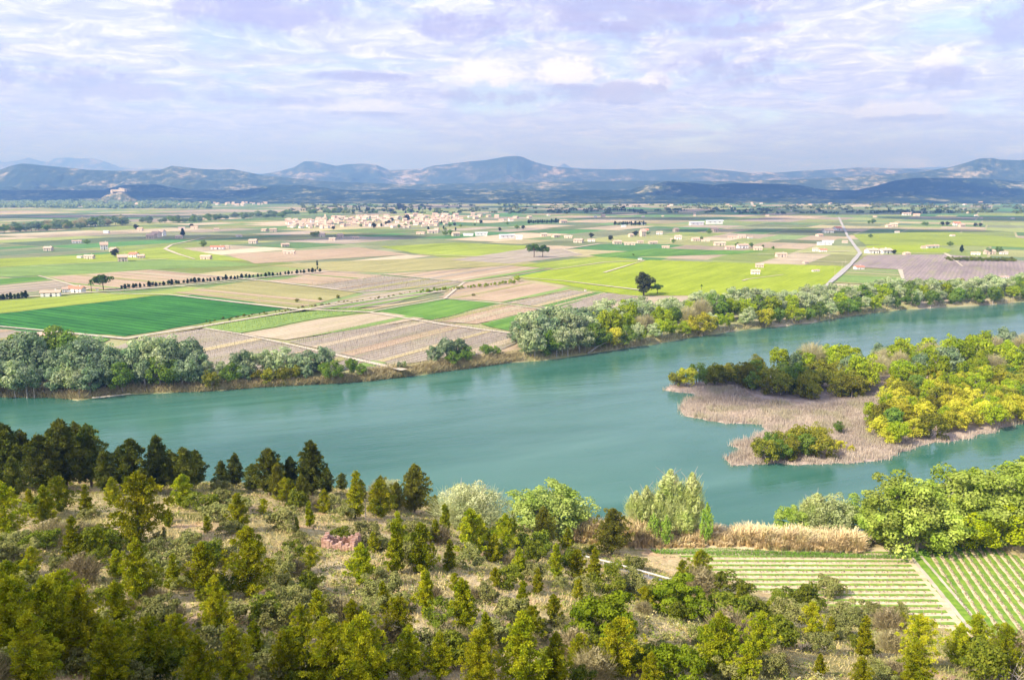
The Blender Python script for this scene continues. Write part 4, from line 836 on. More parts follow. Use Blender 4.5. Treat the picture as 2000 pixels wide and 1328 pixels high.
c = (np.array([.60, .49, .24]) * (1 - np.clip((g - .4) * 4, 0, 1)) + np.array([.30, .31, .11]) * np.clip((g - .4) * 4, 0, 1)) * (.75 + .5 * rs.rand(len(X), 1))
stuff('dry_grass', V, Q, reed_m, 'pale dry grass between the bushes of the near hillside', 'grass', np.repeat(c, 4, 0))
# ------------------------------------------------------------------ ruined wall, pole
stone = surf_mat('red_stone', [(.35, (.36, .20, .15)), (.65, (.60, .40, .30))], 2.5, bump=.1)
m = MB(); rr = random.Random(5)
def stones(a, b, h0):
    d = b - a; ln = np.linalg.norm(d); d /= ln; nn = np.array([-d[1], d[0], 0.]); s = 0
    while s < ln:
        w = rr.uniform(.35, .6); hh = h0 * rr.uniform(.6, 1.15); z = -.5
        while z < hh:
            q = rr.uniform(.22, .34); c = a + d * (s + w / 2 * rr.uniform(.9, 1.1)); e = rr.uniform(.3, .38)
            Vv = []
            for sz in (z, z + q):
                for sx, sy in ((-1, -1), (1, -1), (1, 1), (-1, 1)):
                    Vv.append(c + d * sx * w * .49 * rr.uniform(.85, 1.) + nn * sy * e * rr.uniform(.85, 1.1) + np.array([0, 0, sz]))
            m.add(Vv, [(3,2,1,0),(4,5,6,7),(0,1,5,4),(1,2,6,5),(2,3,7,6),(3,0,4,7)]); z += q
        s += w
A0 = hit(632, 1072); A1 = hit(688, 1078); A2 = hit(702, 1062); A3 = hit(640, 1060)
stones(A0, A1, 1.3); stones(A1, A2, 1.9); stones(A0, A3, 1.5); stones(A3, A2, 1.2)
link('ruined_wall', m.mesh('ruined_wall', stone), label='ruined red stone hut walls with a green bush growing inside', category='ruin')
def pole(u, v, hpx, label, surf='plain', r=.14, arm=True):
    p = hit(u, v) if surf == 'hill' else at(u, v); h = hpx * dist(p) / F; m = MB(); m.tube([(0, 0, -.3), (0, 0, h)], [r, r * .7], 7)
    o = link('utility_pole', None, loc=tuple(map(float, p)), label=label, category='pole'); link('post', m.mesh('pole_post', track_m if surf == 'plain' else bark_grey), o)
    if arm:
        m = MB(); m.box(-.9, .9, -.06, .06, h - .5, h - .38)
        for x in (-.8, 0, .8): m.tube([(x, 0, h - .38), (x, 0, h - .15)], .05, 5)
        link('crossarm', m.mesh('pole_arm', bark_grey), o)
pole(335, 955, 22, 'thin grey pole standing among the pines below the dark wood', 'hill', .1, False)
pole(714, 1010, 36, 'brown wooden pole behind the olive bushes near the centre', 'hill', .12, False)
pole(603, 603, 18, 'pale roadside pole at the corner of the dark green field'); pole(506, 592, 12, 'pale pole above the right tip of the dark green field')
for i, (u, v, h) in enumerate([(1644, 527, 15), (1630, 538, 14), (1586, 510, 12), (1554, 503, 12), (1651, 515, 8)]):
    pole(u, v, h, 'pale utility pole, %s from the river beside the valley road' % ordw(i + 1))
# ------------------------------------------------------------------ lone trees on the plain
def lone(key, u, v, hpx, label, wide=1.0, cat='tree', grp=None, z=PZ):
    p = at(u, v, z); o = plant(key, p, hpx * dist(p) / F, wide=wide); o['label'] = label; o['category'] = cat
    if grp: o['group'] = grp
    return o
lone('dark_round', 1257, 578, 52, 'huge lone dark evergreen standing above the river belt', .98)
lone('umbrella', 1284, 574, 19, 'small dark umbrella-shaped tree at the foot of the huge evergreen', .95)
lone('umbrella', 1043, 503, 26, 'dark umbrella pine in the bare field, left of a pair', 1.0, 'pine'); lone('umbrella', 1060, 503, 24, 'dark umbrella pine in the bare field, right of a pair', 1.0, 'pine')
lone('umbrella', 202, 567, 27, 'green umbrella pine with a bare trunk beside the red-roofed farm', 1.0, 'pine'); lone('palm', 179, 571, 22, 'fan palm between the red-roofed farm and the umbrella pine', 1.0, 'palm')
lone('slim', 620, 528, 20, 'single very tall slim cypress near the end of the cypress row', 1.3, 'cypress')
for i in range(52):
    t = i / 51; u = 237 + 388 * t + R.uniform(-1.5, 1.5); v = 565 - 34 * t
    o = lone('cypress', u, v, R.uniform(6, 10) * (1.1 - .2 * t), 'small dark cypress, %s from the left in the long row beside the track' % ordw(i + 1), R.uniform(1.4, 1.9), 'cypress', 'cypresses in the long row')
for i in range(12):
    o = lone('cypress', -30 + 7.4 * i, 588 - .45 * i, R.uniform(9, 13), 'small dark cypress, %s from the left in the short row by the white farm' % ordw(i + 1), R.uniform(1.2, 1.7), 'cypress', 'cypresses in the short row')
for i in range(34):
    t = i / 33; u = 822 + 176 * t + R.uniform(-2, 2); v = 572 - 17 * t + R.uniform(-1.5, 1.5)
    p = at(u, v); o = plant('lime', p, R.uniform(4, 9) * dist(p) / F, wide=R.uniform(.9, 1.3)); pend(o, u, 'fresh yellow-green sapling', 'in the row across the middle fields', 'tree', 'saplings in the row across the middle fields')
for i in range(60):
    t = i / 59; u = 400 + 440 * t + R.uniform(-5, 5); v = 630 - 62 * t + R.uniform(-3, 3); p = at(u, v)
    o = plant(R.choice(['mastic', 'dry', 'ochre']) if t > .3 else 'mastic', p, R.uniform(2, 4.5) * dist(p) / F, wide=1.1); pend(o, u, 'small bush', 'in the broken hedge beside the middle track', 'bush', 'bushes of the broken hedge beside the middle track')
LT = [(1155,465,11,'dark_round'),(1193,470,11,'dark_round'),(1241,462,12,'dark_round'),(1315,475,9,'green'),(225,502,16,'dark_round'),(170,478,9,'green'),(266,449,11,'dark_round'),(357,462,14,'cypress'),(375,446,9,'dark_round'),(398,483,13,'green'),(1218,409,8,'dark_round'),(1700,465,7,'green'),(1746,497,9,'dark_round'),(1878,493,12,'cypress'),(1855,482,9,'green'),(1705,437,9,'green'),(1697,438,7,'green'),(1804,441,7,'green'),(1810,441,7,'green'),(1840,441,8,'dark_round'),(1850,441,8,'dark_round'),(1905,443,7,'dark_round'),(1915,443,7,'dark_round'),
 (620,463,11,'green'),(612,462,10,'ochre'),(730,446,12,'dark_round'),(745,444,9,'cypress'),(795,432,14,'dark_round'),(880,460,12,'green'),(870,461,10,'green'),(1237,500,5,'green'),(1930,497,12,'olive2'),(1950,496,12,'green'),(1510,487,6,'green'),(1490,484,6,'green'),(1440,483,9,'green'),(1467,483,9,'green'),(1370,471,9,'green'),(1385,458,10,'green'),(1265,459,8,'green'),(925,579,6,'ochre'),(660,583,7,'ochre'),(625,587,7,'ochre'),(580,590,7,'ochre'),(660,392,8,'dark_round'),(780,408,12,'dark_round'),(718,414,9,'dark_round'),(1010,551,14,'lime'),(1003,556,9,'lime'),(1875,554,10,'ochre'),(1370,566,10,'palm'),(1745,495,6,'green'),(640,394,6,'green')]
for u, v, h, k in LT:
    k = 'silver_dark' if k == 'olive2' else k; p = at(u, v); o = plant(k, p, h * dist(p) / F, wide=1.2)
    z = ('left' if u < 500 else 'middle' if u < 1100 else 'right-of-middle' if u < 1600 else 'right') + ' part of the plain'
    pend(o, u, {'dark_round': 'dark round evergreen tree', 'green': 'green round tree', 'cypress': 'dark pointed cypress', 'ochre': 'dull olive low tree', 'lime': 'yellow-green tree', 'silver_dark': 'grey-green tree', 'palm': 'fan palm'}[k], 'alone in the ' + z, 'tree', 'lone trees scattered over the plain')
for i in range(14): o = lone('cypress', 1033 + 4.4 * i, 437 - .1 * i, R.uniform(6, 9), 'dark cypress, %s from the left in the windbreak beside the long white shed' % ordw(i + 1), 1.5, 'cypress', 'cypress windbreak by the long shed')
for i in range(16): o = lone('cypress', 1201 + 4 * i, 440 + R.uniform(-.5, .5), R.uniform(5, 8), 'dark cypress, %s from the left in the windbreak beside the villa' % ordw(i + 1), 1.5, 'cypress', 'cypress windbreak by the villa')
for i in range(18): o = lone('cypress', (1192 if i < 9 else 1194) + 3.6 * i, 412 + .1 * i, R.uniform(4, 5.5), 'tiny dark tree, %s from the left in the far double windbreak' % ordw(i + 1), 1.8, 'cypress', 'far double windbreak')
for i in range(26):
    u = 1852 + 5.1 * i; v = 508 + .05 * i + (i % 2) * 2; p = at(u, v); o = plant('mastic', p, R.uniform(5, 7) * dist(p) / F, wide=1.4); pend(o, u, 'dark green orchard tree', 'in the double row above the ploughed field', 'tree', 'orchard trees above the ploughed field')
# distant river belts on the left
def fbelt(pts, n, hr, keys, zone_, grp, thick, seed):
    rr = random.Random(seed)
    for i in range(n):
        t = rr.random() * (len(pts) - 1); k = int(t); f = t - k; u = pts[k][0] * (1 - f) + pts[k + 1][0] * f; v = pts[k][1] * (1 - f) + pts[k + 1][1] * f + rr.uniform(-thick, thick)
        p = at(u, v); key = rr.choice(keys); o = plant(key, p, rr.uniform(*hr) * dist(p) / F, wide=rr.uniform(1.2, 1.7)); pend(o, u, PH[key], zone_, 'tree', grp)
fbelt([(-40,454),(60,450),(150,446),(250,438)], 62, (10, 17), ['silver_dark', 'green', 'silver_dark', 'bare'], 'in the nearer distant river wood', 'trees of the nearer distant river wood', 2.5, 31)
fbelt([(190,434),(300,436),(400,431),(500,426),(560,423)], 70, (7, 12), ['silver_dark', 'green', 'silver_dark'], 'in the middle distant river wood', 'trees of the middle distant river wood', 3, 32)
fbelt([(470,424),(560,420),(680,414)], 30, (6, 9), ['silver_dark', 'green'], 'in the wood behind the village', 'trees behind the village', 2, 33)
C = []
for i in range(420):
    t = rs.rand(); u = -60 + 470 * t; v = 402 + rs.uniform(-4.5, 4.5) + 1.5 * t; p = at(u, v); s = dist(p) / F * rs.uniform(2, 4); C.append((p[0], p[1], p[2] + s * .8, s * 1.6, s * 1.2, s))
C = np.array(C); V, Q = blob_cards(C[:, :3], C[:, 3:], 60, 7.0); stuff('distant_riverside_wood', V, Q, L['silver_dark'], 'far-off mass of grey-green riverside trees before the castle hill', 'woodland')
C = []
for i in range(900):
    u = rs.uniform(560, 2060); v = 384 + 34 * rs.rand() ** 1.3; p = at(u, max(v, 390)); s = dist(p) / F * rs.uniform(.8, 1.7) * (1.6 if v > 400 else 1); C.append((p[0], p[1], p[2] + s * .5, s * rs.uniform(1, 5), s * 1.6, s))
C = np.array(C); V, Q = blob_cards(C[:, :3], C[:, 3:], 24, 7.0); stuff('distant_scattered_trees', V, Q, L['pine_dark'], 'tiny dark groves and hedges dotted over the farthest plain', 'woodland')
# ------------------------------------------------------------------ buildings
wall_w = surf_mat('white_render', [(.3, (.72, .70, .66)), (.7, (.84, .82, .78))], .5, vary=.06)
wall_t = surf_mat('tan_render', [(.3, (.58, .47, .36)), (.7, (.74, .62, .50))], .5, vary=.15)
roof_r = surf_mat('terracotta', [(.3, (.48, .32, .23)), (.7, (.62, .47, .36))], .6, vary=.12)
roof_red = surf_mat('red_tiles', [(.3, (.55, .17, .10)), (.7, (.68, .26, .16))], .6)
roof_g = surf_mat('grey_sheet', [(.3, (.50, .52, .56)), (.7, (.66, .68, .72))], .6, vary=.1)
dark = surf_mat('dark_opening', [(.3, (.03, .03, .035)), (.7, (.06, .06, .06))], 2)
BM = {}
def bparts(kind):
    if kind in BM: return BM[kind]
    wm, rm = {'t': (wall_t, roof_r), 'w': (wall_w, roof_r), 'r': (wall_w, roof_red), 's': (wall_w, roof_g), 'v': (wall_t, roof_r), 'b': (wall_w, roof_r)}[kind]
    w = MB(); e = .68 if kind != 's' else .8; hp = .5
    w.box(-.5, .5, -.5, .5, -.15, e); w.add([(-.5, -.5, e), (-.5, .5, e), (-.5, 0, 1 - .03), (.5, -.5, e), (.5, .5, e), (.5, 0, 1 - .03)], [(0, 2, 1), (3, 4, 5)])
    r = MB(); o = .56
    for s in (-1, 1):
        r.add([(-o, s * o, e - .02), (o, s * o, e - .02), (o, 0, 1), (-o, 0, 1), (-o, s * o, e - .07), (o, s * o, e - .07), (o, 0, .95), (-o, 0, .95)], [(0,1,2,3),(7,6,5,4),(0,4,5,1),(0,3,7,4),(1,5,6,2)])
    wi = []
    for x, z in ((-.3, .45), (.05, .45), (.32, .45), (-.3, .15), (.32, .15)) if kind != 's' else ((-.3, .5), (0, .5), (.3, .5)):
        q = MB(); q.box(x - .045, x + .045, -.508, -.49, z - .07, z + .07); wi.append(q.mesh('house_window', dark))
    d = MB(); d.box(-.02, .1, -.51, -.49, -.02, .3); dm = d.mesh('house_door', dark if kind != 's' else roof_g)
    c = MB(); c.box(.2, .27, .1, .2, .8, 1.12)
    BM[kind] = (w.mesh('house_wall', wm), r.mesh('house_roof', rm), wi, dm, c.mesh('house_chimney', wm)); return BM[kind]
def house(kind, u, v, wpx, hpx, full=True, rz=None, dp=.8, zb=PZ, p=None, name=None):
    w, r, wi, dm, c = bparts(kind); p = at(u, v, zb) if p is None else p; s = dist(p) / F
    wpx *= .9; hpx *= .9
    o = link(name or {'s': 'warehouse'}.get(kind, 'farmhouse' if full else 'village_house'), None, loc=tuple(map(float, p))); o.scale = (wpx * s * .95, min(wpx * s, max(hpx * s * 1.1, 4)) * dp if kind == 's' or wpx > 2.2 * hpx else wpx * s * dp, hpx * s * .93)
    o.rotation_euler = (0, 0, R.uniform(-.4, .5) if rz is None else rz)
    link('wall', w, o); rf = link('roof', r, o)
    if full:
        link('door', dm, o); [link('window', q, o) for q in wi]
        if kind != 's': link('chimney', c, rf)
    return o
HS = [(95,490,14,9,'t'),(204,488,14,16,'w'),(223,492,14,9,'t'),(175,506,20,9,'t'),(157,504,10,5,'w'),(240,511,18,15,'t'),(262,503,16,11,'r'),(276,505,13,9,'t'),(150,475,16,6,'w'),(208,456,10,6,'s'),(274,451,10,7,'t'),(295,466,15,10,'t'),(306,464,16,13,'t'),(317,461,12,13,'w'),(350,466,13,7,'t'),(403,507,23,10,'t'),(425,487,26,8,'r'),(440,486,16,7,'t'),(467,463,13,5,'w'),(495,476,16,10,'t'),(565,496,25,8,'t'),(557,482,16,8,'t'),(380,447,14,6,'t'),(423,451,10,6,'t'),(355,448,12,5,'w'),
 (517,452,12,6,'t'),(534,453,14,8,'t'),(629,463,12,9,'t'),(649,470,13,7,'t'),(665,466,13,11,'t'),(695,467,14,6,'t'),(100,579,34,13,'w'),(150,571,34,13,'r'),(129,571,12,11,'w'),(190,567,6,6,'w'),(940,461,26,9,'s'),(990,466,34,10,'s'),(1014,468,14,10,'s'),(915,461,22,6,'s'),(845,456,22,9,'t'),(822,458,20,6,'t'),(853,454,10,10,'t'),(890,461,16,9,'t'),
 (1062,462,14,8,'t'),(1085,464,15,8,'t'),(1110,465,18,6,'t'),(1130,474,19,9,'t'),(1155,472,16,6,'w'),(1205,477,18,9,'t'),(1230,479,24,7,'t'),(1255,462,12,17,'t'),(1232,463,10,8,'t'),(1260,454,14,8,'r'),(1288,458,13,7,'w'),(1320,453,11,9,'t'),(1324,468,14,10,'w'),(1315,471,12,6,'t'),(1250,475,14,6,'t'),(1275,477,20,7,'t'),(1300,485,16,6,'t'),(1358,471,16,8,'t'),(1378,472,18,5,'t'),(1395,453,16,9,'t'),(1360,440,34,8,'s'),(1395,438,36,9,'s'),(1405,480,24,9,'t'),(1425,487,20,8,'t'),(1450,485,24,10,'w'),(1480,489,18,8,'t'),(1430,466,18,6,'t'),(1448,465,16,7,'t'),(1465,466,12,5,'w'),
 (1483,523,16,10,'t'),(1475,536,18,11,'w'),(1525,502,23,10,'t'),(1573,515,10,6,'t'),(1593,531,16,5,'w'),(1617,455,18,9,'w'),(1635,450,14,8,'r'),(1600,462,12,6,'t'),(1617,475,22,6,'s'),(1650,475,10,6,'t'),(1592,491,11,8,'w'),(1607,492,14,7,'r'),(1610,479,30,7,'s'),(1677,526,17,8,'r'),(1702,495,22,11,'w'),(1727,495,24,11,'w'),(1770,498,12,6,'t'),(1745,443,14,8,'t'),(1735,444,10,6,'t'),(1868,441,12,8,'r'),(1878,443,14,6,'t'),(1820,485,36,7,'w'),(1803,486,8,6,'t'),(1932,497,20,9,'t'),(1905,498,16,6,'w'),(1960,497,14,6,'w'),(1770,421,16,6,'w'),(1790,422,12,5,'t'),(1860,462,8,4,'w'),(1960,544,18,5,'w'),(1232,439,13,7,'w'),(1256,440,9,5,'s'),(1218,444,10,5,'s'),(1178,425,8,7,'t'),(1163,425,6,4,'w'),(1100,436,15,8,'t'),(1250,508,8,4,'s'),(1143,569,4,5,'w'),(1752,455,9,4,'w')]
HP = {'t': 'tan stone farmhouse with terracotta roof', 'w': 'white farmhouse with terracotta roof', 'r': 'white house with a bright red roof', 's': 'pale grey-roofed warehouse'}
for u, v, w, h, k in HS:
    big = w * h > 110 or k == 's'
    o = house(k, u, v, w, h, full=(w * h > 60)); o.name = 'warehouse' if k == 's' else 'farmhouse'
    z = 'by the cypress rows' if v > 540 else ('on the left plain' if u < 480 else 'below the village' if u < 1050 else 'on the plain beyond the umbrella pines' if u < 1350 else 'left of the valley road' if u < 1660 else 'right of the valley road')
    sz = 'large ' if w * h > 180 else 'small ' if w * h < 75 else ''
    pend(o, u, sz + HP[k], z, 'warehouse' if k == 's' else 'house', 'warehouses on the plain' if k == 's' else 'farmhouses scattered over the plain')
o = house('t', 90, 662, 27, 15, True, .35, 1.1); o.name = 'field_hut'; o['label'] = 'small tan field hut with a terracotta roof above the left wood'; o['category'] = 'hut'
rr = random.Random(9); n = 0; m = MB()
for _ in range(1400):
    if n >= 215: break
    u = rr.uniform(558, 1035) if rr.random() < .35 else rr.uniform(562, 900); t = (u - 558) / 477
    v = rr.uniform(np.interp(t, [0, .2, .5, .75, 1], [432, 427, 422, 419, 426]), np.interp(t, [0, .15, .3, .5, .7, 1], [445, 447, 441, 447, 438, 434])); 
    if t > .75 and rr.random() < .5: continue
    k = rr.choice('tttwvv'); o = house(k, u, v, rr.uniform(7.5, 11.5), rr.uniform(5, 8), False, rz=rr.uniform(-.6, .9)); n += 1
    o['category'] = 'house'; o['group'] = 'houses of the village'; o['label'] = ('white' if k == 'w' else 'tan') + ' house with a terracotta roof packed in the village'
o = link('church_tower', None, loc=tuple(map(float, at(636, 443))), label='square stone church tower rising above the village roofs', category='tower'); s = dist(at(636, 443)) / F
m = MB(); m.box(-2.1*s, 2.1*s, -2.1*s, 2.1*s, 0, 18*s); m.box(-2.4*s, 2.4*s, -2.4*s, 2.4*s, 18*s, 18.6*s); link('shaft', m.mesh('tower_shaft', wall_t), o)
m = MB(); m.box(-1.5*s, 1.5*s, -1.5*s, 1.5*s, 18.6*s, 21.5*s); m.add([(-1.6*s,-1.6*s,21.5*s),(1.6*s,-1.6*s,21.5*s),(1.6*s,1.6*s,21.5*s),(-1.6*s,1.6*s,21.5*s),(0,0,24*s)], [(0,1,4),(1,2,4),(2,3,4),(3,0,4)]); link('belfry', m.mesh('tower_belfry', wall_t), o)
m = MB(); m.box(-.7*s, .7*s, -2.14*s, -2.0*s, 13.5*s, 16.5*s); link('window', m.mesh('tower_window', dark), o)
for i in range(26):
    u = rr.uniform(640, 1050); v = rr.uniform(432, 452); p = at(u, v); o = plant(rr.choice(['dark_round', 'green', 'cypress']), p, rr.uniform(5, 9) * dist(p) / F, wide=1.2); pend(o, u, 'dark tree', 'between the village houses', 'tree', 'trees between the village houses')
for i in range(40):
    u = rr.uniform(690, 840); v = rr.uniform(405, 418); p = at(u, v); o = plant(rr.choice(['dark_round', 'green', 'cypress']), p, rr.uniform(4, 8) * dist(p) / F, wide=1.4); pend(o, u, 'dark tree', 'in the grove behind the village', 'tree', 'grove behind the village')
for i in range(62):
    u = rr.uniform(245, 530); v = rr.uniform(397.5, 402.5); k = rr.choice('wtwv'); o = house(k, u, v, rr.uniform(4, 6.5), rr.uniform(3, 4.8), False, name='town_house')
    o['category'] = 'house'; o['group'] = 'houses of the far town'; o['label'] = ('white' if k == 'w' else 'tan') + ' house in the far town below the castle hill'
for i in range(55):
    u = rr.uniform(1030, 2000); v = rr.choice([rr.uniform(392, 402), rr.uniform(400, 430)]); k = rr.choice('wtwv'); o = house(k, u, v, rr.uniform(4, 8), rr.uniform(2.5, 4), False, name='farm_building')
    pend(o, u, 'tiny pale farm building', 'on the farthest plain', 'house', 'farm buildings on the farthest plain')
# castle crag and castle
rockm = hmat('crag_rock', (.07, .09, .045), (.26, .23, .15), (.50, .41, .33), .012, .5)
def crag(u0, u1, vtop, D, depth, name):
    us = np.linspace(u0, u1, 24); V = []; rows = [(-1, 0), (-.8, .35), (-.6, .7), (-.3, .92), (0, 1), (.5, .8), (1, 0)]
    for r, hh in rows:
        for i, u in enumerate(us):
            t = i / 23; e = 1.0; Dr = D + r * depth * e; top = (372 - vtop(u)) / F * D * 1.03 + CAMZ
            V.append(((u - CX) / F / CP * Dr + (0), Dr, max(0, top * hh * e * (1 + .12 * (vnoise(u, r * 5, 4, 3) - .5)))))
    n = 24; ii = (np.arange(len(rows) - 1)[:, None] * n + np.arange(n - 1)[None]).ravel(); return struct(name, V, np.stack([ii, ii + 1, ii + n + 1, ii + n], 1), rockm)
crag(205, 305, lambda u: np.interp(u, [205, 216, 224, 232, 245, 262, 272, 288, 305], [397, 392, 386, 381, 377, 374.5, 378, 388, 397]), 5350, 130, 'castle_crag_hill')
D0 = 5350; c0 = (258 - CX) / F / CP * D0; hz0 = (372 - 372) / F * D0 + CAMZ
o = link('castle', None, loc=(float(c0), D0 - 10.0, hz0 - 9), label='pale stone castle on the crag above the far town', category='castle'); q = D0 / F
m = MB(); m.box(-11*q, 12*q, -10, 25, 0, 4*q); link('wall', m.mesh('castle_wall', wall_t), o)
m = MB(); m.box(3*q, 14*q, -12, 20, 0, 6.2*q); m.box(4*q, 8*q, -8, 15, 6.2*q, 7*q); link('keep', m.mesh('castle_keep', wall_t), o)
m = MB(); m.box(-13*q, -9*q, -12, 12, -3*q, 3.4*q); link('tower', m.mesh('castle_tower', wall_t), o)
for x in (5, 8, 11): m = MB(); m.box((x-.4)*q, (x+.4)*q, -12.3, -11.8, 4*q, 5*q); link('window', m.mesh('castle_window', dark), o)
# ------------------------------------------------------------------ bare vines and saplings in the near fields
def stakes(poly_uv, row, step, h, col, label, name, rot=59):
    P = np.array([at(u, v)[:2] for u, v in poly_uv]); a = math.radians(rot); A_ = np.array([math.cos(a), math.sin(a)]); B_ = np.array([math.sin(a), -math.cos(a)])
    ca, cb = P @ A_, P @ B_; aa = np.arange(ca.min(), ca.max(), step); bb = np.arange(cb.min(), cb.max(), row); X = (aa[:, None, None] * A_ + bb[None, :, None] * B_).reshape(-1, 2); X += rs.randn(*X.shape) * .15
    X = X[inpoly(P, X[:, 0], X[:, 1])]; V, Q = blades(X[:, 0], X[:, 1], np.full(len(X), PZ + .2), h, .09, .06, .8)
    c = np.array(col) * (.7 + .6 * rs.rand(len(X), 1)); stuff(name, V, Q, reed_m, label, 'vines', np.repeat(c, 4, 0))
stakes([(565,667),(700,640),(840,626),(1003,651),(1012,668),(960,690),(850,700),(772,714),(640,685)], 3.2, 1.6, 1.7, (.26, .21, .17), 'bare staked vines in the grey field above the middle bank', 'staked_vines')
stakes([(262,663),(398,641),(470,653),(640,690),(770,718),(720,735),(520,730),(300,700)], 3.2, 1.6, 1.5, (.27, .24, .16), 'bare staked vines in the field above the left wood', 'bare_vines')
stakes([(845,627),(985,593),(1058,603),(932,633)], 3.2, 1.8, 1.7, (.36, .28, .20), 'bare vines between the two bright green plots', 'plot_vines')
stakes([(1065,602),(1130,604),(1230,580),(1120,567),(990,591)], 3.4, 1.8, 1.8, (.33, .28, .22), 'bare vines beside the silvery grove', 'grove_vines')
stakes([(590,558),(745,538),(905,551),(850,560),(715,571)], 4, 2.4, 1.8, (.30, .27, .20), 'bare vines in the grey field below the cypress row', 'grey_field_vines')
stakes([(390,640),(560,612),(680,602),(740,606),(620,622),(470,650)], 3.5, 1.4, 1.6, (.30, .36, .06), 'leafing green vines in the strip right of the dark green field', 'green_vines')
# ------------------------------------------------------------------ twigs at the bottom right corner
m = MB(); rr = random.Random(3); b = hit(1985, 1330)
for i in range(26):
    d = np.array([rr.uniform(-1, .5), rr.uniform(-.6, .6), rr.uniform(.25, .9)]); d /= np.linalg.norm(d); l = rr.uniform(2, 5); q = b + np.array([rr.uniform(-2, 2), rr.uniform(-1, 1), 0])
    m.tube([q, q + d * l * .5 + (0, 0, .2), q + d * l], [.035, .025, .01], 4)
link('dead_shrub', m.mesh('dead_branches', surf_mat('bleached_wood', [(.3, (.6, .52, .44)), (.7, (.75, .68, .6))], 4)), label='leafless bleached shrub in the bottom right corner', category='dead shrub')
settle()
# ------------------------------------------------------------------ haze
HZ = 1.2e-4
m, nt, out = base_mat('haze'); pv = nt.nodes.new('ShaderNodeVolumePrincipled'); pv.inputs['Density'].default_value = HZ; pv.inputs['Color'].default_value = (.19, .42, 1, 1); pv.inputs['Absorption Color'].default_value = (.58, .50, 1, 1)
pv.inputs['Anisotropy'].default_value = .12; nt.links.new(pv.outputs[0], out.inputs['Volume'])
mb = MB(); mb.box(-32000, 32000, -1500, 33500, -9, 1290); link('haze', mb.mesh('haze', m), kind='stuff', label='pale blue haze lying over the whole valley', category='haze')
# ------------------------------------------------------------------ unseen clouds added above the view to cast shadows on the ground
SUN_EL, SUN_AZ = math.radians(40), math.radians(236)
cm, nt, out = base_mat('cloud_white'); d_ = nt.nodes.new('ShaderNodeBsdfDiffuse'); d_.inputs[0].default_value = (.9, .9, .92, 1); nt.links.new(d_.outputs[0], out.inputs[0])
def shade_cloud(x, y, rx, ry, H, z0, label):
    h = H / math.tan(SUN_EL); cx = x + h * math.sin(SUN_AZ); cy = y + h * math.cos(SUN_AZ); bm = bmesh.new(); bmesh.ops.create_icosphere(bm, subdivisions=5, radius=1)
    V = np.array([v.co[:] for v in bm.verts]); Q = np.array([[v.index for v in f.verts] for f in bm.faces]); bm.free()
    a = np.arctan2(V[:, 1], V[:, 0]); n_ = fbm(V[:, 0] * 3 + x, V[:, 1] * 3 + y + V[:, 2] * 2, 1.0, 5, 3); s_ = .72 + .62 * n_; P = V * s_[:, None] * np.array([rx, ry, min(rx, ry) * .45]); P[:, 2] = np.where(P[:, 2] < 0, P[:, 2] * .3, P[:, 2])
    o = link('shade_cloud', mesh_np('shade_cloud', P, Q, cm, smooth=True), loc=(cx, cy, z0 + H), label=label, category='shade_cloud'); o['kind'] = 'stuff'
for k, c_ in enumerate([(118, 352, 36, 24, 1400, 0), (-50, 38, 74, 28, 1400, 45), (900, 3300, 900, 420, 2000, 0), (-300, 4300, 500, 200, 2100, 0), (2600, 6300, 1300, 500, 2200, 50), (-3200, 6500, 1100, 500, 2200, 50), (500, 9500, 1500, 600, 2700, 200), (-420, 1500, 260, 90, 1600, 0), (700, 1750, 330, 90, 1600, 0), (500, 2500, 350, 130, 1900, 0), (1700, 2500, 600, 200, 1900, 0), (-1500, 2700, 500, 160, 1900, 0)]):
    shade_cloud(*c_, 'unseen added white cloud above the valley, %s out from the river' % ordw(k + 1))
# ------------------------------------------------------------------ sky, sun, camera
SUN_EL, SUN_AZ = math.radians(40), math.radians(236)   # azimuth clockwise from +Y
W = bpy.data.worlds.new('World'); S.world = W; W.use_nodes = True; nt = W.node_tree; nt.nodes.clear(); out = nt.nodes.new('ShaderNodeOutputWorld')
sky = nt.nodes.new('ShaderNodeTexSky'); sky.sky_type = 'NISHITA'; sky.sun_disc = False; sky.sun_elevation = SUN_EL; sky.sun_rotation = SUN_AZ; sky.altitude = 200; sky.air_density = 1.0; sky.dust_density = .3; sky.ozone_density = 3.0
bg = nt.nodes.new('ShaderNodeBackground'); bg.inputs[1].default_value = .15; nt.links.new(sky.outputs[0], bg.inputs[0])
tc = nt.nodes.new('ShaderNodeTexCoord'); sp_ = nt.nodes.new('ShaderNodeSeparateXYZ'); nt.links.new(tc.outputs['Generated'], sp_.inputs[0])
X_, Y_, Z_ = sp_.outputs; zz = math_(nt, 'ADD', math_(nt, 'MAXIMUM', Z_, 0.0), .09)
cb = nt.nodes.new('ShaderNodeCombineXYZ'); nt.links.new(math_(nt, 'DIVIDE', X_, zz), cb.inputs[0]); nt.links.new(math_(nt, 'DIVIDE', Y_, zz), cb.inputs[1])
pl = cb.outputs[0]
n1 = noise(nt, pl, 1.1, 14, .66, .6); n2 = noise(nt, pl, 4.2, 14, .72, .8)
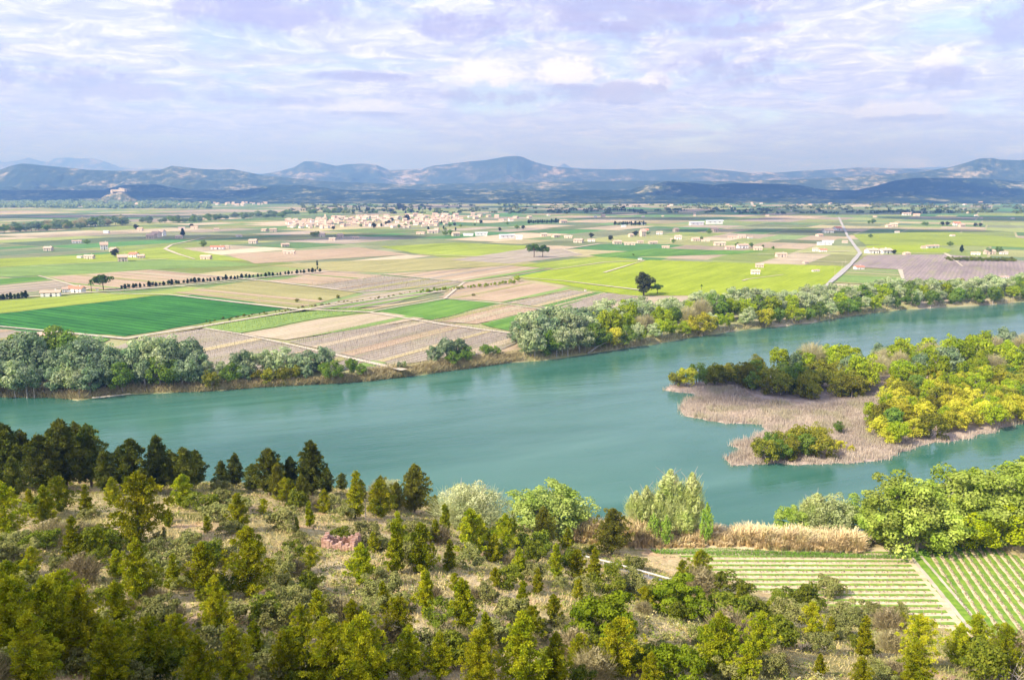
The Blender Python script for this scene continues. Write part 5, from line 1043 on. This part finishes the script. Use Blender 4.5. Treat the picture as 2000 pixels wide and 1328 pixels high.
# direction in degrees of azimuth and elevation for the individual clouds
az = math_(nt, 'ARCTAN2', X_, Y_); el = math_(nt, 'ARCSINE', Z_)
wob = math_(nt, 'ADD', math_(nt, 'MULTIPLY', math_(nt, 'SUBTRACT', noise(nt, tc.outputs['Generated'], 16, 12, .7), .5), 2.6), math_(nt, 'MULTIPLY', math_(nt, 'SUBTRACT', noise(nt, tc.outputs['Generated'], 55, 10, .75), .5), 1.3))
def blob(u, v, du, dv, soft=1.0):
    x = (u - CX) / F; d = ray(u, v); a0 = math.atan2(d[0], d[1]); e0 = math.asin(d[2] / np.linalg.norm(d))
    a = math_(nt, 'DIVIDE', math_(nt, 'SUBTRACT', az, a0), du / F); e = math_(nt, 'DIVIDE', math_(nt, 'SUBTRACT', el, e0), dv / F)
    r = math_(nt, 'ADD', math_(nt, 'MULTIPLY', a, a), math_(nt, 'MULTIPLY', e, e)); r = math_(nt, 'ADD', r, math_(nt, 'MULTIPLY', wob, 2.6))
    mr = nt.nodes.new('ShaderNodeMapRange'); mr.interpolation_type = 'SMOOTHSTEP'; mr.inputs[1].default_value = 1.0 + soft * .6; mr.inputs[2].default_value = 1.0 - soft; nt.links.new(r, mr.inputs[0]); return mr.outputs[0]
dk = None
for b_ in ((520,10,170,42,1), (1230,12,260,60,1), (1420,140,110,35,1), (1860,148,60,22,.8), (1180,182,110,18,.8), (120,160,120,26,1), (1980,60,60,40,1), (920,190,120,16,.9), (900,50,90,26,1), (300,180,200,14,1), (480,195,160,10,1),(1125,172,62,9,.7),(1215,198,50,6,.7),(725,223,80,5,.7),(1765,232,60,6,.7),(1400,60,120,14,1),(700,150,90,8,1)):
    x = blob(*b_); dk = x if dk is None else math_(nt, 'MAXIMUM', dk, x)
wt = None
for b_ in ((1120,140,70,28,.7), (1210,178,50,18,.6), (720,208,90,12,.7), (1850,118,45,24,.7), (1760,218,80,14,.7), (270,182,70,13,.9), (580,210,30,8,.7), (1280,160,40,18,.8), (950,150,80,26,1), (1270,247,90,7,.9)):
    x = blob(*b_); wt = x if wt is None else math_(nt, 'MAXIMUM', wt, x)
cov = ramp(nt, n1, [(.34, (0, 0, 0)), (.50, (1, 1, 1))])
hzf = nt.nodes.new('ShaderNodeMapRange'); hzf.inputs[1].default_value = .02; hzf.inputs[2].default_value = .14; nt.links.new(Z_, hzf.inputs[0])
cov = math_(nt, 'MULTIPLY_ADD', cov, .6, .4); cov = math_(nt, 'MAXIMUM', cov, math_(nt, 'MULTIPLY', dk, .9)); cov = math_(nt, 'MAXIMUM', cov, wt)
shade = ramp(nt, n2, [(.38, (.48, .52, .84)), (.5, (.60, .64, .93)), (.61, (.80, .83, 1.0))])
shade = mixc(nt, math_(nt, 'MULTIPLY', wt, .8), shade, (.92, .93, 1.0)); shade = mixc(nt, math_(nt, 'MULTIPLY', dk, .75), shade, (.37, .36, .62))
shade = mixc(nt, math_(nt, 'MULTIPLY', math_(nt, 'SUBTRACT', 1.0, hzf.outputs[0]), .85), shade, (.52, .62, .95))
bg2 = nt.nodes.new('ShaderNodeBackground'); nt.links.new(shade, bg2.inputs[0]); bg2.inputs[1].default_value = 1.0
mx = nt.nodes.new('ShaderNodeMixShader'); nt.links.new(cov, mx.inputs[0]); nt.links.new(bg.outputs[0], mx.inputs[1]); nt.links.new(bg2.outputs[0], mx.inputs[2]); nt.links.new(mx.outputs[0], out.inputs[0])
sl = bpy.data.lights.new('sun', 'SUN'); sl.energy = 5.0; sl.angle = math.radians(.53); sl.color = (1, .945, .84)
so = bpy.data.objects.new('sun', sl); COL.objects.link(so)
dr = Vector((math.sin(SUN_AZ) * math.cos(SUN_EL), math.cos(SUN_AZ) * math.cos(SUN_EL), math.sin(SUN_EL))); so.rotation_euler = dr.to_track_quat('Z', 'Y').to_euler()
cam = bpy.data.cameras.new('camera'); cam.lens = 28.008; cam.sensor_width = 36; cam.clip_start = .5; cam.clip_end = 60000
co = bpy.data.objects.new('camera', cam); COL.objects.link(co); co.location = (0, 0, CAMZ); co.rotation_euler = (math.radians(90) - PITCH, 0, 0); S.camera = co
S.view_settings.view_transform = 'Standard'; S.view_settings.look = 'None'; S.view_settings.exposure = 0.66; S.view_settings.gamma = 1.0
S.render.engine = 'CYCLES'; S.cycles.max_bounces = 5; S.cycles.diffuse_bounces = 3; S.cycles.glossy_bounces = 2; S.cycles.transmission_bounces = 3; S.cycles.volume_bounces = 0; S.cycles.transparent_max_bounces = 8
S.cycles.use_denoising = True; S.cycles.use_adaptive_sampling = True; S.cycles.adaptive_threshold = .02
